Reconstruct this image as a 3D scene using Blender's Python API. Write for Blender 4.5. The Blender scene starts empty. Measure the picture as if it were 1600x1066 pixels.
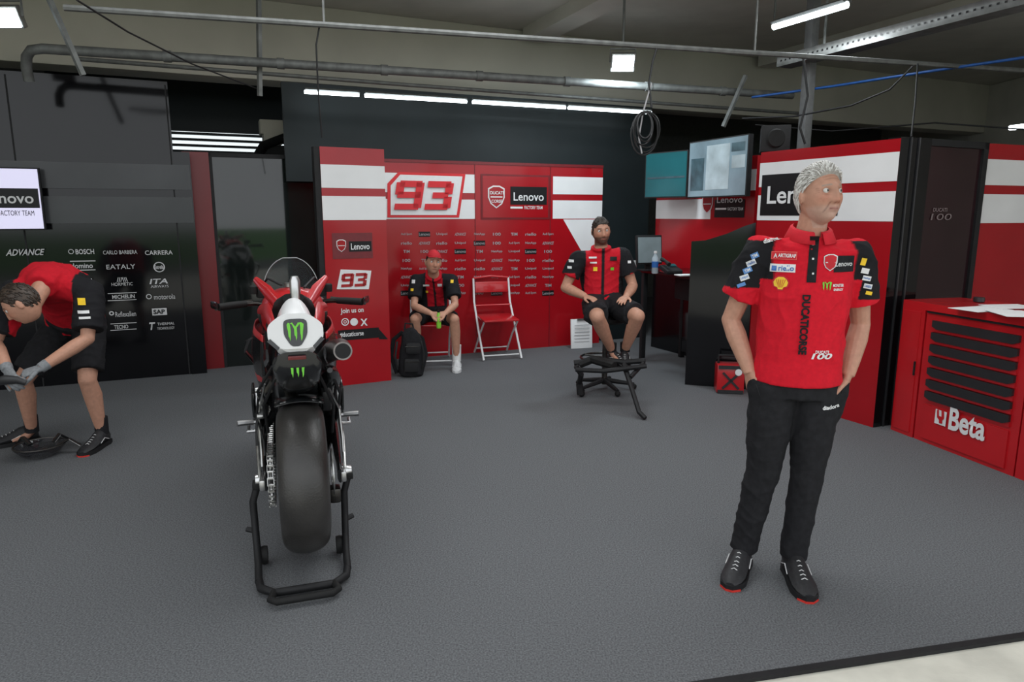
import bpy,bmesh,math,random
import numpy as np
from mathutils import Vector as V, Matrix as M
from mathutils.bvhtree import BVHTree
random.seed(4); rng=np.random.RandomState(5)
SC=bpy.context.scene; COL=SC.collection
PI=math.pi
F=1080.; TH=math.atan(198/1080.); H=1.57; cs=math.cos(TH); sn=math.sin(TH)
def ray(px,py):
    a=(px-800)/F; b=(533-py)/F
    return V((a,cs+b*sn,-sn+b*cs))
def at(px,py,Y):
    r=ray(px,py); t=Y/r.y; return V((r.x*t,Y,H+r.z*t))
def gnd(px,py,z=0):
    r=ray(px,py); t=(z-H)/r.z; return V((r.x*t,r.y*t,z))
def Rz(a): return M.Rotation(a,4,'Z')
def Rx(a): return M.Rotation(a,4,'X')
def Ry(a): return M.Rotation(a,4,'Y')
def T(v): return M.Translation(V(v))
# ---------------------------------------------------------------- materials
def mat(name,col=(.5,.5,.5),rough=.5,metal=0,var=.12,scale=25,bump=0,bscale=60,emit=0,vcol=False,coat=0,trans=0,alpha=1,spec=.5,det=4,bdist=.01):
    m=bpy.data.materials.new(name); m.use_nodes=True; nt=m.node_tree; n=nt.nodes; l=nt.links
    b=n['Principled BSDF']
    tc=n.new('ShaderNodeTexCoord')
    nz=n.new('ShaderNodeTexNoise'); nz.inputs['Scale'].default_value=scale; nz.inputs['Detail'].default_value=det
    l.new(tc.outputs['Object'],nz.inputs['Vector'])
    mr=n.new('ShaderNodeMapRange'); mr.inputs['From Min'].default_value=.3; mr.inputs['From Max'].default_value=.7
    mr.inputs['To Min'].default_value=1-var; mr.inputs['To Max'].default_value=1+var
    l.new(nz.outputs['Fac'],mr.inputs['Value'])
    mx=n.new('ShaderNodeMix'); mx.data_type='RGBA'; mx.blend_type='MULTIPLY'; mx.inputs[0].default_value=1
    if vcol:
        at_=n.new('ShaderNodeAttribute'); at_.attribute_name='Col'; l.new(at_.outputs['Color'],mx.inputs[6])
    else: mx.inputs[6].default_value=(*col,1)
    l.new(mr.outputs['Result'],mx.inputs[7]); l.new(mx.outputs[2],b.inputs['Base Color'])
    b.inputs['Roughness'].default_value=rough; b.inputs['Metallic'].default_value=metal
    b.inputs['Specular IOR Level'].default_value=spec
    b.inputs['Coat Weight'].default_value=coat; b.inputs['Coat Roughness'].default_value=.08
    b.inputs['Transmission Weight'].default_value=trans; b.inputs['Alpha'].default_value=alpha
    if emit:
        b.inputs['Emission Color'].default_value=(*col,1); b.inputs['Emission Strength'].default_value=emit
    if bump:
        nb=n.new('ShaderNodeTexNoise'); nb.inputs['Scale'].default_value=bscale; nb.inputs['Detail'].default_value=3
        l.new(tc.outputs['Object'],nb.inputs['Vector'])
        bp=n.new('ShaderNodeBump'); bp.inputs['Strength'].default_value=bump; bp.inputs['Distance'].default_value=bdist
        l.new(nb.outputs['Fac'],bp.inputs['Height']); l.new(bp.outputs['Normal'],b.inputs['Normal'])
    return m
RED=(.60,.010,.024)
m_red=mat('red_panel',(.34,.006,.011),.2,0,.06,3,coat=.2,spec=.4)
m_reddeep=mat('red_deep',(.17,.004,.007),.3,0,.06,3)
m_redp=mat('red_paint',(.47,.008,.013),.28,0,.05,5,coat=.5)
m_white=mat('white_panel',(.74,.74,.74),.3,0,.04,3)
m_black=mat('black_panel',(.005,.005,.006),.09,0,.2,2,spec=.42)
m_matte=mat('black_matte',(.012,.012,.013),.6,0,.2,20,spec=.3)
m_grey=mat('grey_stripe',(.055,.057,.06),.18,0,.15,2,spec=.35)
m_upper=mat('dark_upper',(.009,.015,.017),.5,0,.2,2,spec=.3)
m_carpet=mat('carpet',(.124,.128,.134),.95,0,.40,140,bump=.3,bscale=380,spec=.12,det=12,bdist=.003)
m_conc=mat('concrete_light',(.62,.6,.52),.8,0,.12,6,bump=.15,bscale=40)
m_ceil=mat('ceiling_paint',(.48,.46,.41),.9,0,.1,2)
m_beam=mat('beam_paint',(.48,.455,.385),.85,0,.08,1.5)
m_galv=mat('galvanised',(.15,.155,.15),.6,.4,.25,14)
m_steel=mat('steel',(.45,.45,.44),.32,.95,.15,20)
m_dsteel=mat('dark_steel',(.08,.075,.07),.35,.9,.3,20)
m_alu=mat('aluminium',(.6,.6,.6),.3,1,.1,30)
m_wire=mat('cable_black',(.008,.008,.009),.5)
m_blue=mat('blue_pipe',(.02,.10,.36),.4)
m_txtw=mat('print_white',(.72,.72,.72),.5,0,.03)
m_txtg=mat('print_grey',(.34,.33,.34),.5,0,.03)
m_txtdr=mat('print_dark_red',(.16,.004,.008),.4)
m_txtb=mat('print_black',(.006,.006,.007),.4,spec=.3)
m_lilac=mat('screen_lilac',(.62,.6,.78),.3,0,.03,2,emit=.7)
m_tube=mat('tube_glow',(.85,.95,1),.3,0,0,2,emit=9)
m_flood=mat('flood_glow',(.8,.95,1),.3,0,0,2,emit=16)
m_rub=mat('tyre_rubber',(.034,.032,.030),.36,0,.3,9,bump=.15,bscale=120,det=10)
m_rub2=mat('rubber_black',(.01,.01,.01),.7,0,.2,30,spec=.3)
m_carb=mat('carbon',(.010,.011,.012),.22,0,.4,120,coat=.4)
m_green=mat('emblem_green',(.15,.58,.03),.4,0,.05)
m_glass=mat('screen_clear',(.25,.28,.3),.05,0,.02,2,alpha=.10,coat=.2)
m_smoky=mat('smoky_plastic',(.03,.03,.035),.08,0,.02,2,alpha=.6,coat=.6)
m_fabR=mat('fabric_shirt',vcol=True,rough=.85,var=.08,scale=60,bump=.12,bscale=350,spec=.2)
m_fabB=mat('fabric_black',(.013,.013,.015),.85,0,.25,40,bump=.15,bscale=300,spec=.25)
m_skin=mat('skin',vcol=True,rough=.5,var=.09,scale=45,spec=.35,bump=.12,bscale=160,bdist=.003)
m_hairG=mat('hair_silver',(.64,.63,.60),.65,0,.15,120); m_hairG2=mat('hair_grey',(.36,.34,.31),.65,0,.2,120)
m_hairD=mat('hair_dark',(.02,.014,.01),.5,0,.3,90); m_hairD2=mat('hair_dark_brown',(.035,.024,.017),.5,0,.3,90)
m_hairB=mat('hair_brown',(.025,.016,.011),.5,0,.3,90); m_hairB2=mat('hair_mid_brown',(.045,.028,.018),.5,0,.3,90)
m_eye=mat('eye_white',(.6,.58,.55),.2,0,.03); m_iris=mat('eye_iris',(.03,.025,.02),.15)
m_sole=mat('sole_red',(.6,.03,.02),.5); m_lace=mat('lace_white',(.6,.6,.6),.7)
m_shoe=mat('shoe_black',(.014,.014,.016),.6,0,.3,60,bump=.2,bscale=200)
m_sock=mat('sock_white',(.75,.75,.73),.9)
m_glove=mat('glove_grey',(.2,.21,.22),.8,0,.2,80)
m_gold=mat('yellow_print',(.85,.55,.02),.5); m_pblue=mat('blue_print',(.02,.12,.4),.5)
m_screen=mat('screen_teal',(.012,.075,.085),.15,0,.3,1.5,emit=.35)
m_screen2=mat('screen_video',(.12,.165,.19),.15,0,.5,2.2,emit=.6)
m_pic1=mat('picture_pale',(.25,.30,.32),.3,0,.35,5,emit=.45); m_pic2=mat('picture_dark',(.04,.075,.09),.3,0,.6,7,emit=.3)
m_day=mat('daylight_slat',(.8,.87,.9),.4,0,.05,3,emit=1.1)
m_paper=mat('paper',(.8,.8,.8),.7,0,.03,8)
m_drawer=mat('drawer_black',(.02,.02,.022),.35,0,.1,10)
m_bottle=mat('bottle_clear',(.6,.7,.75),.08,0,.02,3,alpha=.5)
m_bgreen=mat('bottle_green',(.25,.6,.05),.3)
# ---------------------------------------------------------------- mesh builder
MATX={}
_tc={}
def tmesh(s,bold):
    k=(s,bold)
    if k not in _tc:
        cu=bpy.data.curves.new('t','FONT'); cu.body=s; cu.size=1; cu.offset=bold; cu.resolution_u=3
        o=bpy.data.objects.new('t',cu); COL.objects.link(o)
        bpy.context.view_layer.update()
        me=bpy.data.meshes.new_from_object(o.evaluated_get(bpy.context.evaluated_depsgraph_get()))
        vs=np.array([v.co[:2] for v in me.vertices]); fs=[tuple(p.vertices) for p in me.polygons]
        lo=vs.min(0); hi=vs.max(0); vs=(vs-(lo+hi)/2)/(hi-lo)
        bpy.data.objects.remove(o); bpy.data.curves.remove(cu); bpy.data.meshes.remove(me)
        _tc[k]=(vs,fs)
    return _tc[k]
def perp(t,side):
    a=side-t*side.dot(t)
    if a.length<1e-5: a=t.orthogonal()
    return a.normalized()
class MB:
    def __init__(s): s.v=[];s.f=[];s.m=[]
    def add(s,vs,fs,mi=0,X=None):
        o=len(s.v)
        s.v+=[(X@V(p)) if X else V(p) for p in vs]
        s.f+=[tuple(i+o for i in f) for f in fs]; s.m+=[mi]*len(fs); return s
    def box(s,c,d,R=None,bev=0,mi=0):
        bm=bmesh.new(); bmesh.ops.create_cube(bm,size=1)
        for v in bm.verts: v.co=V((v.co.x*d[0],v.co.y*d[1],v.co.z*d[2]))
        if bev: bmesh.ops.bevel(bm,geom=list(bm.edges),offset=min(bev,min(d)*.45),segments=2,profile=.6,affect='EDGES')
        bm.verts.index_update()
        X=T(c)@(R if R else M.Identity(4))
        s.add([v.co.copy() for v in bm.verts],[tuple(v.index for v in f.verts) for f in bm.faces],mi,X); bm.free(); return s
    def tube(s,pts,rad,seg=12,side=None,mi=0,cap=True,closed=False):
        pts=[V(p) for p in pts]; n=len(pts)
        if not isinstance(rad,list): rad=[rad]*n
        rings=[];prev=None
        for i,p in enumerate(pts):
            if closed: t=(pts[(i+1)%n]-pts[i-1])
            else: t=(pts[min(i+1,n-1)]-pts[max(i-1,0)])
            t=t.normalized() if t.length>1e-9 else V((0,0,1))
            a=perp(t,V(side) if side is not None else (prev if prev is not None else (V((0,0,1)) if abs(t.z)<.9 else V((1,0,0)))))
            prev=a; b=t.cross(a)
            r=rad[i]; ra,rb=(r if isinstance(r,tuple) else (r,r))
            rings.append([p+a*(ra*math.cos(2*PI*k/seg))+b*(rb*math.sin(2*PI*k/seg)) for k in range(seg)])
        return s.loft(rings,mi,cap,closed)
    def loft(s,rings,mi=0,cap=True,closed=False):
        n=len(rings); seg=len(rings[0]); vs=[p for r in rings for p in r]; fs=[]
        for i in range(n if closed else n-1):
            for k in range(seg):
                a=i*seg+k;b=i*seg+(k+1)%seg;j=(i+1)%n
                fs.append((a,b,j*seg+(k+1)%seg,j*seg+k))
        if cap and not closed: fs+= [tuple(range(seg))[::-1],tuple((n-1)*seg+k for k in range(seg))]
        return s.add(vs,fs,mi)
    def ball(s,c,r,mi=0,nu=16,nv=10,X=None):
        if not isinstance(r,(tuple,list)): r=(r,r,r)
        vs=[];fs=[]
        for i in range(1,nv):
            p=PI*i/nv
            for k in range(nu):
                t=2*PI*k/nu; vs.append((r[0]*math.sin(p)*math.cos(t),r[1]*math.sin(p)*math.sin(t),r[2]*math.cos(p)))
        top=len(vs); vs+=[(0,0,r[2]),(0,0,-r[2])]
        for i in range(nv-2):
            for k in range(nu): fs.append((i*nu+k,(i+1)*nu+k,(i+1)*nu+(k+1)%nu,i*nu+(k+1)%nu))
        for k in range(nu): fs.append((top,k,(k+1)%nu)); fs.append((top+1,(nv-2)*nu+(k+1)%nu,(nv-2)*nu+k))
        return s.add(vs,fs,mi,T(c)@(X if X else M.Identity(4)))
    def lathe(s,prof,c,axis='Z',seg=32,mi=0,closed=False):
        rings=[]
        for r,h in prof:
            ring=[]
            for k in range(seg):
                t=2*PI*k/seg; a,b=r*math.cos(t),r*math.sin(t)
                ring.append(V(c)+V({'Z':(a,b,h),'X':(h,a,b),'Y':(a,h,b)}[axis]))
            rings.append(ring)
        return s.loft(rings,mi,True,closed)
    def poly(s,X,pts,mi=0,n=.004,th=0):
        k=len(pts); vs=[(p[0],p[1],n) for p in pts]
        if th:
            vs+=[(p[0],p[1],n-th) for p in pts]
            fs=[tuple(range(k)),tuple(range(2*k-1,k-1,-1))]+[(i,(i+1)%k,(i+1)%k+k,i+k) for i in range(k)]
        else: fs=[tuple(range(k))]
        return s.add(vs,fs,mi,X)
    def rect(s,X,a0,z0,a1,z1,mi=0,n=.004,th=0,gx=1,gz=1):
        if gx*gz==1: return s.poly(X,[(a0,z0),(a1,z0),(a1,z1),(a0,z1)],mi,n,th)
        vs=[(a0+(a1-a0)*i/gx,z0+(z1-z0)*j/gz,n) for j in range(gz+1) for i in range(gx+1)]
        return s.add(vs,[(j*(gx+1)+i,j*(gx+1)+i+1,(j+1)*(gx+1)+i+1,(j+1)*(gx+1)+i) for j in range(gz) for i in range(gx)],mi,X)
    def text(s,t,X,c,z,w,h,mi=0,n=.006,bold=.02,shear=0,rot=0):
        vs,fs=tmesh(t,bold); cr,sr=math.cos(rot),math.sin(rot); out=[]
        for x,y in vs:
            a=x*w+y*h*shear; b=y*h; out.append((c+a*cr-b*sr,z+a*sr+b*cr,n))
        return s.add(out,fs,mi,X)
    def mesh(s,name,inv=None,flat=False):
        me=bpy.data.meshes.new(name)
        vs=[(inv@p if inv else p) for p in s.v]
        me.from_pydata(vs,[],s.f); me.polygons.foreach_set('material_index',s.m)
        if not flat:
            bm=bmesh.new(); bm.from_mesh(me); bmesh.ops.recalc_face_normals(bm,faces=bm.faces); bm.to_mesh(me); bm.free()
        me.polygons.foreach_set('use_smooth',[True]*len(me.polygons)); me.update()
        if not flat: me.set_sharp_from_angle(angle=math.radians(38))
        return me
    def build(s,name,mats,parent=None,label=None,world=False,kind=None,flat=False):
        if not isinstance(mats,(list,tuple)): mats=[mats]
        inv=MATX[parent.name].inverted() if (world and parent is not None) else None
        me=s.mesh(name,inv,flat)
        for m in mats: me.materials.append(m)
        o=bpy.data.objects.new(name,me); COL.objects.link(o)
        if parent is not None: o.parent=parent
        if label: o['label']=label
        if kind: o['kind']=kind
        MATX[o.name]=MATX[parent.name] if parent is not None else M.Identity(4)
        return o
def thing(name,label,cat,loc=(0,0,0),rz=0,group=None):
    o=bpy.data.objects.new(name,None); COL.objects.link(o); o.location=loc; o.rotation_euler=(0,0,rz); o.empty_display_size=.1
    o['label']=label;o['category']=cat
    if group:o['group']=group
    MATX[o.name]=T(loc)@Rz(rz); return o
def tag(o,label,cat,group=None):
    o['label']=label;o['category']=cat
    if group:o['group']=group
    return o
def frame(p0,p1):
    p0=V((p0[0],p0[1],0));p1=V((p1[0],p1[1],0)); x=(p1-p0).normalized(); z=V((0,0,1)); n=x.cross(z)
    X=M.Identity(4)
    for i,c in enumerate((x,z,n)):
        for j in range(3): X[j][i]=c[j]
    for j in range(3): X[j][3]=p0[j]
    return X,(p1-p0).length
def q(X,px,py):
    r=ray(px,py); o=V((0,0,H)); n=V((X[0][2],X[1][2],X[2][2])); p=V((X[0][3],X[1][3],X[2][3]))
    t=(p-o).dot(n)/r.dot(n); l=X.inverted()@(o+r*t); return l.x,l.y
def pbox(X,x0,y0,x1,y1):
    c=q(X,(x0+x1)/2,(y0+y1)/2); w=abs(q(X,x1,(y0+y1)/2)[0]-q(X,x0,(y0+y1)/2)[0]); h=abs(q(X,(x0+x1)/2,y1)[1]-q(X,(x0+x1)/2,y0)[1]); return c,w,h
def ptext(mb,t,X,x0,y0,x1,y1,mi=0,n=.006,bold=.02,shear=0):
    c,w,h=pbox(X,x0,y0,x1,y1); mb.text(t,X,c[0],c[1],w,h,mi,n,bold,shear)
def num93(mb,X,c,w,h,mi,n,shear=.2,grow=0):
    def st(x0,y0,x1,y1):
        x0-=grow;y0-=grow*1.6;x1+=grow;y1+=grow*1.6
        mb.poly(X,[(c[0]+a*w+b*h*shear,c[1]+b*h) for a,b in ((x0,y0),(x1,y0),(x1,y1),(x0,y1))],mi,n)
    k=.14
    st(-.44,.28,-.06,.5);st(-.5,.02,-.5+k,.44);st(-.46,-.09,-.06,.12);st(-.02-k,-.44,-.02,.44);st(-.48,-.5,-.07,-.29)
    st(.04,.28,.45,.5);st(.15,-.10,.43,.11);st(.04,-.5,.45,-.29);st(.5-k,.05,.5,.44);st(.5-k,-.44,.5,-.04)
def prect(mb,X,x0,y0,x1,y1,mi=0,n=.004,th=0):
    ym=(y0+y1)/2;xm=(x0+x1)/2
    mb.rect(X,q(X,x0,ym)[0],q(X,xm,y1)[1],q(X,x1,ym)[0],q(X,xm,y0)[1],mi,n,th)
def ppoly(mb,X,pts,mi=0,n=.004,th=0): mb.poly(X,[q(X,*p) for p in pts],mi,n,th)
def pring(mb,X,px,py,rp,mi=0,n=.006,th=.25):
    c=q(X,px,py); r=abs(q(X,px+rp,py)[0]-c[0]); k=20
    vs=[];fs=[]
    for i in range(k):
        a=2*PI*i/k
        vs+= [(c[0]+r*math.cos(a),c[1]+r*math.sin(a),n),(c[0]+r*(1-th)*math.cos(a),c[1]+r*(1-th)*math.sin(a),n)]
    for i in range(k): j=(i+1)%k; fs.append((2*i,2*j,2*j+1,2*i+1))
    mb.add(vs,fs,mi,X)
def shield(mb,X,c,z,w,h,mo,mi_,n=.006):
    P=[(-.5,.38),(-.2,.5),(.2,.5),(.5,.38),(.5,-.02),(.35,-.3),(0,-.5),(-.35,-.3),(-.5,-.02)]
    mb.poly(X,[(c+a*w,z+b*h) for a,b in P],mo,n); mb.poly(X,[(c+a*w*.86,z+b*h*.88) for a,b in P],mi_,n+.002)
    mb.rect(X,c-w*.36,z-h*.02,c+w*.36,z+h*.03,mo,n+.004)
CLAW=[[(-1,.8),(-.84,1),(-.66,.92),(-.60,.6),(-.56,.1),(-.6,-.5),(-.66,-1),(-.78,-.45),(-.84,-.6),(-.88,.1),(-.96,.4)],
      [(-.62,.9),(-.36,1),(-.16,.72),(-.02,.55),(.16,.75),(.34,1),(.5,.85),(.34,.62),(.16,.45),(.17,-.1),(.14,-.6),(.04,-.95),(-.03,-.5),(-.15,-.35),(-.17,.3),(-.3,.6),(-.4,.78)],
      [(.36,.95),(.7,1),(1,.8),(.94,.4),(.86,.0),(.78,-.7),(.62,-1),(.6,-.4),(.54,-.2),(.56,.5),(.52,.8)]]
def claw(mb,X,c,z,w,h,mi,n=.006):
    for P in CLAW: mb.poly(X,[(c+a*w/2,z+b*h/2) for a,b in P],mi,n)
# ================================================================= SETTING
ang=math.radians(12)
e=V((math.cos(ang),math.sin(ang),0)); p=V((.633,2.11,0))
A=p-e*9; B=p+e*9
fl=MB(); fl.add([(A.x,A.y,0),(B.x,B.y,0),(9,18,0),(-9,18,0)],[(0,1,2,3)]); fl.build('floor',m_carpet,kind='structure')
g=MB(); g.add([(A.x,A.y,-.012),(B.x,B.y,-.012),(14,-5,-.012),(-14,-5,-.012)],[(0,1,2,3)]); g.build('floor_outside',m_conc,kind='structure')
g=MB(); g.add([(-40,-5,-.012),(40,-5,-.012),(40,-9,-.012),(-40,-9,-.012)],[(0,1,2,3)]); g.build('floor_pit_lane',mat('asphalt',(.10,.10,.10),.9,0,.2,30),kind='structure')
g=MB(); g.add([(-60,-9,-.012),(60,-9,-.012),(60,-60,-.012),(-60,-60,-.012)],[(0,1,2,3)]); g.build('floor_grass',mat('far_grass',(.06,.18,.03),.95,0,.3,3),kind='structure')
g=MB(); nv=V((-e.y,e.x,0)); g.box(p-nv*.012+V((0,0,-.004)),(18,.03,.014),Rz(ang)); g.build('trim_1',m_matte,kind='structure')
g=MB(); g.box((0,9.6,3.83),(19,17,.2)); g.build('ceiling',m_ceil,kind='structure')
ra=math.radians(24); e1=V((math.cos(ra),math.sin(ra),0)); e2=V((-math.sin(ra),math.cos(ra),0))
bo=V((-2.15,7.77,0))
g=MB(); g.box(bo+e1*2.5+e2*.2+V((0,0,3.34)),(20,.4,.78),Rz(ra),.01); g.build('trim_2',m_beam,kind='structure')
g=MB(); g.box(bo+e1*1.5+e2*3.2+V((0,0,1.86)),(24,.15,3.72),Rz(ra)); g.build('wall_back_outer',mat('rear_wall',(.08,.08,.075),.8),kind='structure')
g=MB(); g.box((-6.6,6,1.86),(.15,12,3.72)); g.build('wall_left_outer',m_ceil,kind='structure')
g=MB(); g.box((8.2,10,1.86),(.15,14,3.72)); g.build('wall_right_outer',m_ceil,kind='structure')
for k,s in enumerate((2.6,6.2)):
    g=MB(); c=V((-2.15,7.77,3.66))+e1*s-e2*2.6; g.box(c,(.3,5,.14),Rz(ra)); g.build('trim_%d'%(k+3),m_ceil,kind='structure')
# --- left dark wall
d=(V((-3.13,6.77,0))-V((-4.4,6.2,0))).normalized()
p1=V((-3.2,6.74,0)); p0=p1-d*3.0
WL,LL=frame(p0,p1)
g=MB(); g.rect(WL,0,0,LL,2.78,0,0,.06); wl=g.build('wall_left',m_black,kind='structure')
g=MB()
g.rect(WL,0,1.80,LL+.13,2.03,0,.03,.02); g.rect(WL,0,1.49,LL+.13,1.73,0,.03,.02); g.build('stripe',m_grey,wl)
g=MB(); g.rect(WL,LL,0,LL+.14,2.15,0,.02,.08); g.build('end_panel',m_black,wl)
g=MB()
for s in (LL-1.25,LL-.02): g.rect(WL,s-.006,.0,s+.006,2.75,0,.006,.01)
g.build('panel_joint',m_matte,wl)
g=MB()
W=lambda t,*b,**k: ptext(g,t,WL,*b,0,n=.036,**k)
W('ADVANCE',12,389,70,399,bold=.02,shear=.3); W('BOSCH',119,389,148,397,bold=.02); pring(g,WL,112,393,4.5,n=.036)
W('CARLO BARBERA',162,391,215,397,bold=0); W('CARRERA',227,391,270,398,bold=.01)
W('domino',112,411,146,419,bold=.02); W('EATALY',167,413,212,420,bold=0); pring(g,WL,249,417,9,n=.036,th=.18); W('Estrella',242,414,256,420,bold=.02)
W('HORMETIC',175,441,208,446,bold=.0); W('///\\\\\\',183,433,200,440,bold=.02); W('ITA',235,435,264,443,bold=.02,shear=.3); W('AIRWAYS',236,445,264,449,bold=.0)
W('MICHELIN',176,460,211,466,bold=.01); pring(g,WL,233,463,4.5,n=.036,th=.3); W('motorola',241,459,274,467,bold=.0)
W('stad',141,486,157,493,bold=.01); pring(g,WL,175,489,4,n=.036,th=.5); W('Reflexallen',181,486,213,494,bold=.0)
prect(g,WL,238,481,261,492,0,n=.034); W('TECNO',179,507,201,513,bold=.01); W('T',233,503,242,515,bold=.03,shear=.2); W('THERMAL',246,503,273,507,bold=.0); W('TECHNOLOGY',246,510,273,514,bold=.0)
for a,b_,c_,d_ in ((110,407,150,408.5),(110,421,150,422.5),(169,457,214,458),(169,468,214,469),(173,504,214,505),(173,514,214,515),(116,435,127,443),(132,435,145,443)): prect(g,WL,a,b_,c_,d_,0,n=.034)
g.build('sponsor_lettering',mat('print_soft_white',(.55,.55,.55),.5,0,.03),wl,flat=True)
g=MB(); ptext(g,'SAP',WL,240,483,258,490,0,n=.04,bold=.03); g.build('sponsor_lettering',m_txtb,wl,flat=True)
# --- opening panels between
WO,LO=frame((-3.22,6.95),(-2.02,7.48))
g=MB(); g.rect(WO,0,0,LO,2.17,0,0,.06); wo=g.build('wall_opening',mat('smoked_panel',(.010,.013,.012),.04,0,.3,1.5,coat=.3,spec=.6),kind='structure')
g=MB(); g.rect(WO,.0,0,.24,2.17,0,.03,.03); g.rect(WO,LO-.07,0,LO,2.17,0,.03,.03); g.build('post',m_reddeep,wo)
g=MB(); g.rect(WO,.24,2.13,LO-.07,2.17,0,.02,.03); g.rect(WO,.24,0,.27,2.17,0,.02,.03); g.build('edge_strip',m_matte,wo)
# --- red partition
WP,LP=frame((-1.67,6.2),(-1.16,6.47))
g=MB(); g.rect(WP,0,0,LP,2.15,0,0,.07); wp=g.build('wall_partition',m_red,kind='structure')
g=MB(); g.rect(WP,0,1.8,LP,2.0,0,.003,.002); g.rect(WP,0,1.52,LP,1.73,0,.003,.002); g.build('stripe',m_white,wp)
g=MB(); g.rect(WP,-.05,0,0,2.15,0,-.01,.09); g.build('edge_strip',m_matte,wp)
g=MB(); prect(g,WP,519,364,582,404,0,n=.004); g.build('emblem_board',mat('dark_red_board',(.15,.01,.015),.35),wp)
g=MB(); prect(g,WP,545,377,580,393,0,n=.007); prect(g,WP,528,514,592,530,0,n=.006); ppoly(g,WP,[(592,514),(606,530),(592,530)],0,n=.006)
g.build('name_board',m_txtb,wp)
g=MB(); c=q(WP,533,384); shield(g,WP,c[0],c[1],.085,.11,0,1,.007); g.build('shield_emblem',[m_txtw,m_red],wp,flat=True)
g=MB(); ptext(g,'Lenovo',WP,548,380,577,390,0,n=.01,bold=.01); ppoly(g,WP,[(532,421),(580,423),(576,452),(526,452)],0,n=.005)
ptext(g,'Join us on',WP,532,481,568,491,0,bold=.015); ptext(g,'#ducaticorse',WP,531,518,568,526,0,n=.009,bold=.015)
pring(g,WP,539,503,6,th=.25); pring(g,WP,539,503,2.5,th=.4); pring(g,WP,553,503,6,th=1); ptext(g,'X',WP,563,498,574,509,0,bold=.03)
g.build('lettering',m_txtw,wp,flat=True)
g=MB(); c,w_,h_=pbox(WP,533,427,573,448); num93(g,WP,c,w_,h_,0,.01,.15); g.build('number_emblem',m_red,wp,flat=True)
# --- back wall
WB,LB=frame((-1.36,7.42),(1.08,8.44))
g=MB(); g.rect(WB,0,0,LB,2.13,0,0,.06); wb=g.build('wall_back',m_red,kind='structure')
g=MB()
sa=q(WB,742,290)[0]; sb=q(WB,864,290)[0]
for z0,z1 in ((1.8,2.0),(1.52,1.73)): g.rect(WB,0,z0,sa,z1,0,.003,.002); g.rect(WB,sb,z0,LB,z1,0,.003,.002)
ppoly(g,WB,[(880,343),(938,343),(938,400),(908,392)],0,n=.003)
g.build('stripe',m_white,wb)
m_brt=mat('number_red',(.62,.012,.02),.4,0,.03)
g=MB(); ppoly(g,WB,[(622,269),(727,272),(717,340),(605,340),(605,287)],1,n=.008); ppoly(g,WB,[(625,273),(722,276),(713,336),(610,336),(610,290)],0,n=.012)
c,w_,h_=pbox(WB,617,283,706,328); num93(g,WB,c,w_,h_,1,.028,.18)
g.build('number_emblem',[m_txtw,m_brt],wb,flat=True)
g=MB(); prect(g,WB,751,273,859,343,0,n=.005); prect(g,WB,754,276,856,340,1,n=.007); prect(g,WB,797,292,854,320,2,n=.01)
c=q(WB,775,308); shield(g,WB,c[0],c[1],.2,.25,3,1,.012)
ptext(g,'DUCATI',WB,765,299,786,304,3,n=.018,bold=.02); ptext(g,'CORSE',WB,767,312,784,317,3,n=.018,bold=.02)
ptext(g,'Lenovo',WB,802,301,849,314,3,n=.014,bold=.01); prect(g,WB,797,323,816,326,3,n=.012); ptext(g,'FACTORY TEAM',WB,819,322,847,327,3,n=.012,bold=.01)
g.build('team_board',[m_txtdr,m_red,m_txtb,m_txtw],wb,flat=True)
g=MB(); names=['Audi Sport','ADVANCE','TIM','Lenovo','NetApp','riello','Unipol','100']
xs=[635,663,690,719,749,776,803,829,856]
for r,y in enumerate([366,380,393,407,420,433,446,458]):
    for c,x in enumerate(xs):
        t=names[(c*3+r*5+(r*c)%3+(c//4)*r)%8]; w={'TIM':6,'100':7}.get(t,9.5)
        if t=='Lenovo': prect(g,WB,x-9,y-4,x+9,y+4,1,n=.004)
        ptext(g,t,WB,x-w+1,y-2.3,x+w-1,y+2.3,0,n=.007,bold=.01,shear=.25 if t=='ADVANCE' else 0)
g.build('sponsor_lettering',[m_txtg,m_txtb],wb,flat=True)
g=MB()
for x in (742,860): s=q(WB,x,300)[0]; g.rect(WB,s-.004,0,s+.004,2.12,0,.0045,.004)
g.rect(WB,0,2.11,LB,2.14,0,.01,.07); g.build('panel_joint',m_txtdr,wb)
WU,LU=frame((-2.25,7.1),(1.75,8.78))
g=MB(); g.rect(WU,0,1.9,LU,2.86,0,-.08,.06); g.rect(WU,LU-.85,0,LU,1.9,0,-.08,.06); g.build('wall_back_upper',m_upper,kind='structure')
# --- right red walls
W2,L2=frame((1.68,8.2),(2.36,6.85))
g=MB(); g.rect(W2,0,0,L2,2.13,0,0,.06); w2=g.build('wall_right_rear',m_red,kind='structure')
g=MB(); g.rect(W2,0,1.52,L2*.6,1.73,0,.003,.002); g.rect(W2,0,1.8,L2,2.0,0,.003,.002); g.build('stripe',m_white,w2)
g=MB(); g.rect(W2,0,0,L2,.97,0,.004,.003); g.build('dado_panel',m_black,w2)
g=MB(); prect(g,W2,1117,312,1164,340,1,n=.005); ptext(g,'Lenovo',W2,1121,307,1161,317,0,n=.01,bold=.01); prect(g,W2,1119,325,1136,328,0,n=.01); ptext(g,'FACTORY TEAM',W2,1138,324,1162,329,0,n=.01,bold=.01)
c=q(W2,1106,319); shield(g,W2,c[0],c[1],.16,.2,0,2,.006); g.build('team_board',[m_txtw,m_txtb,m_red],w2,flat=True)
WR,LR=frame((2.13,6.1),(2.70,4.97))
g=MB(); g.rect(WR,0,0,LR,2.09,0,0,.08); wr=g.build('wall_right',m_red,kind='structure')
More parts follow.
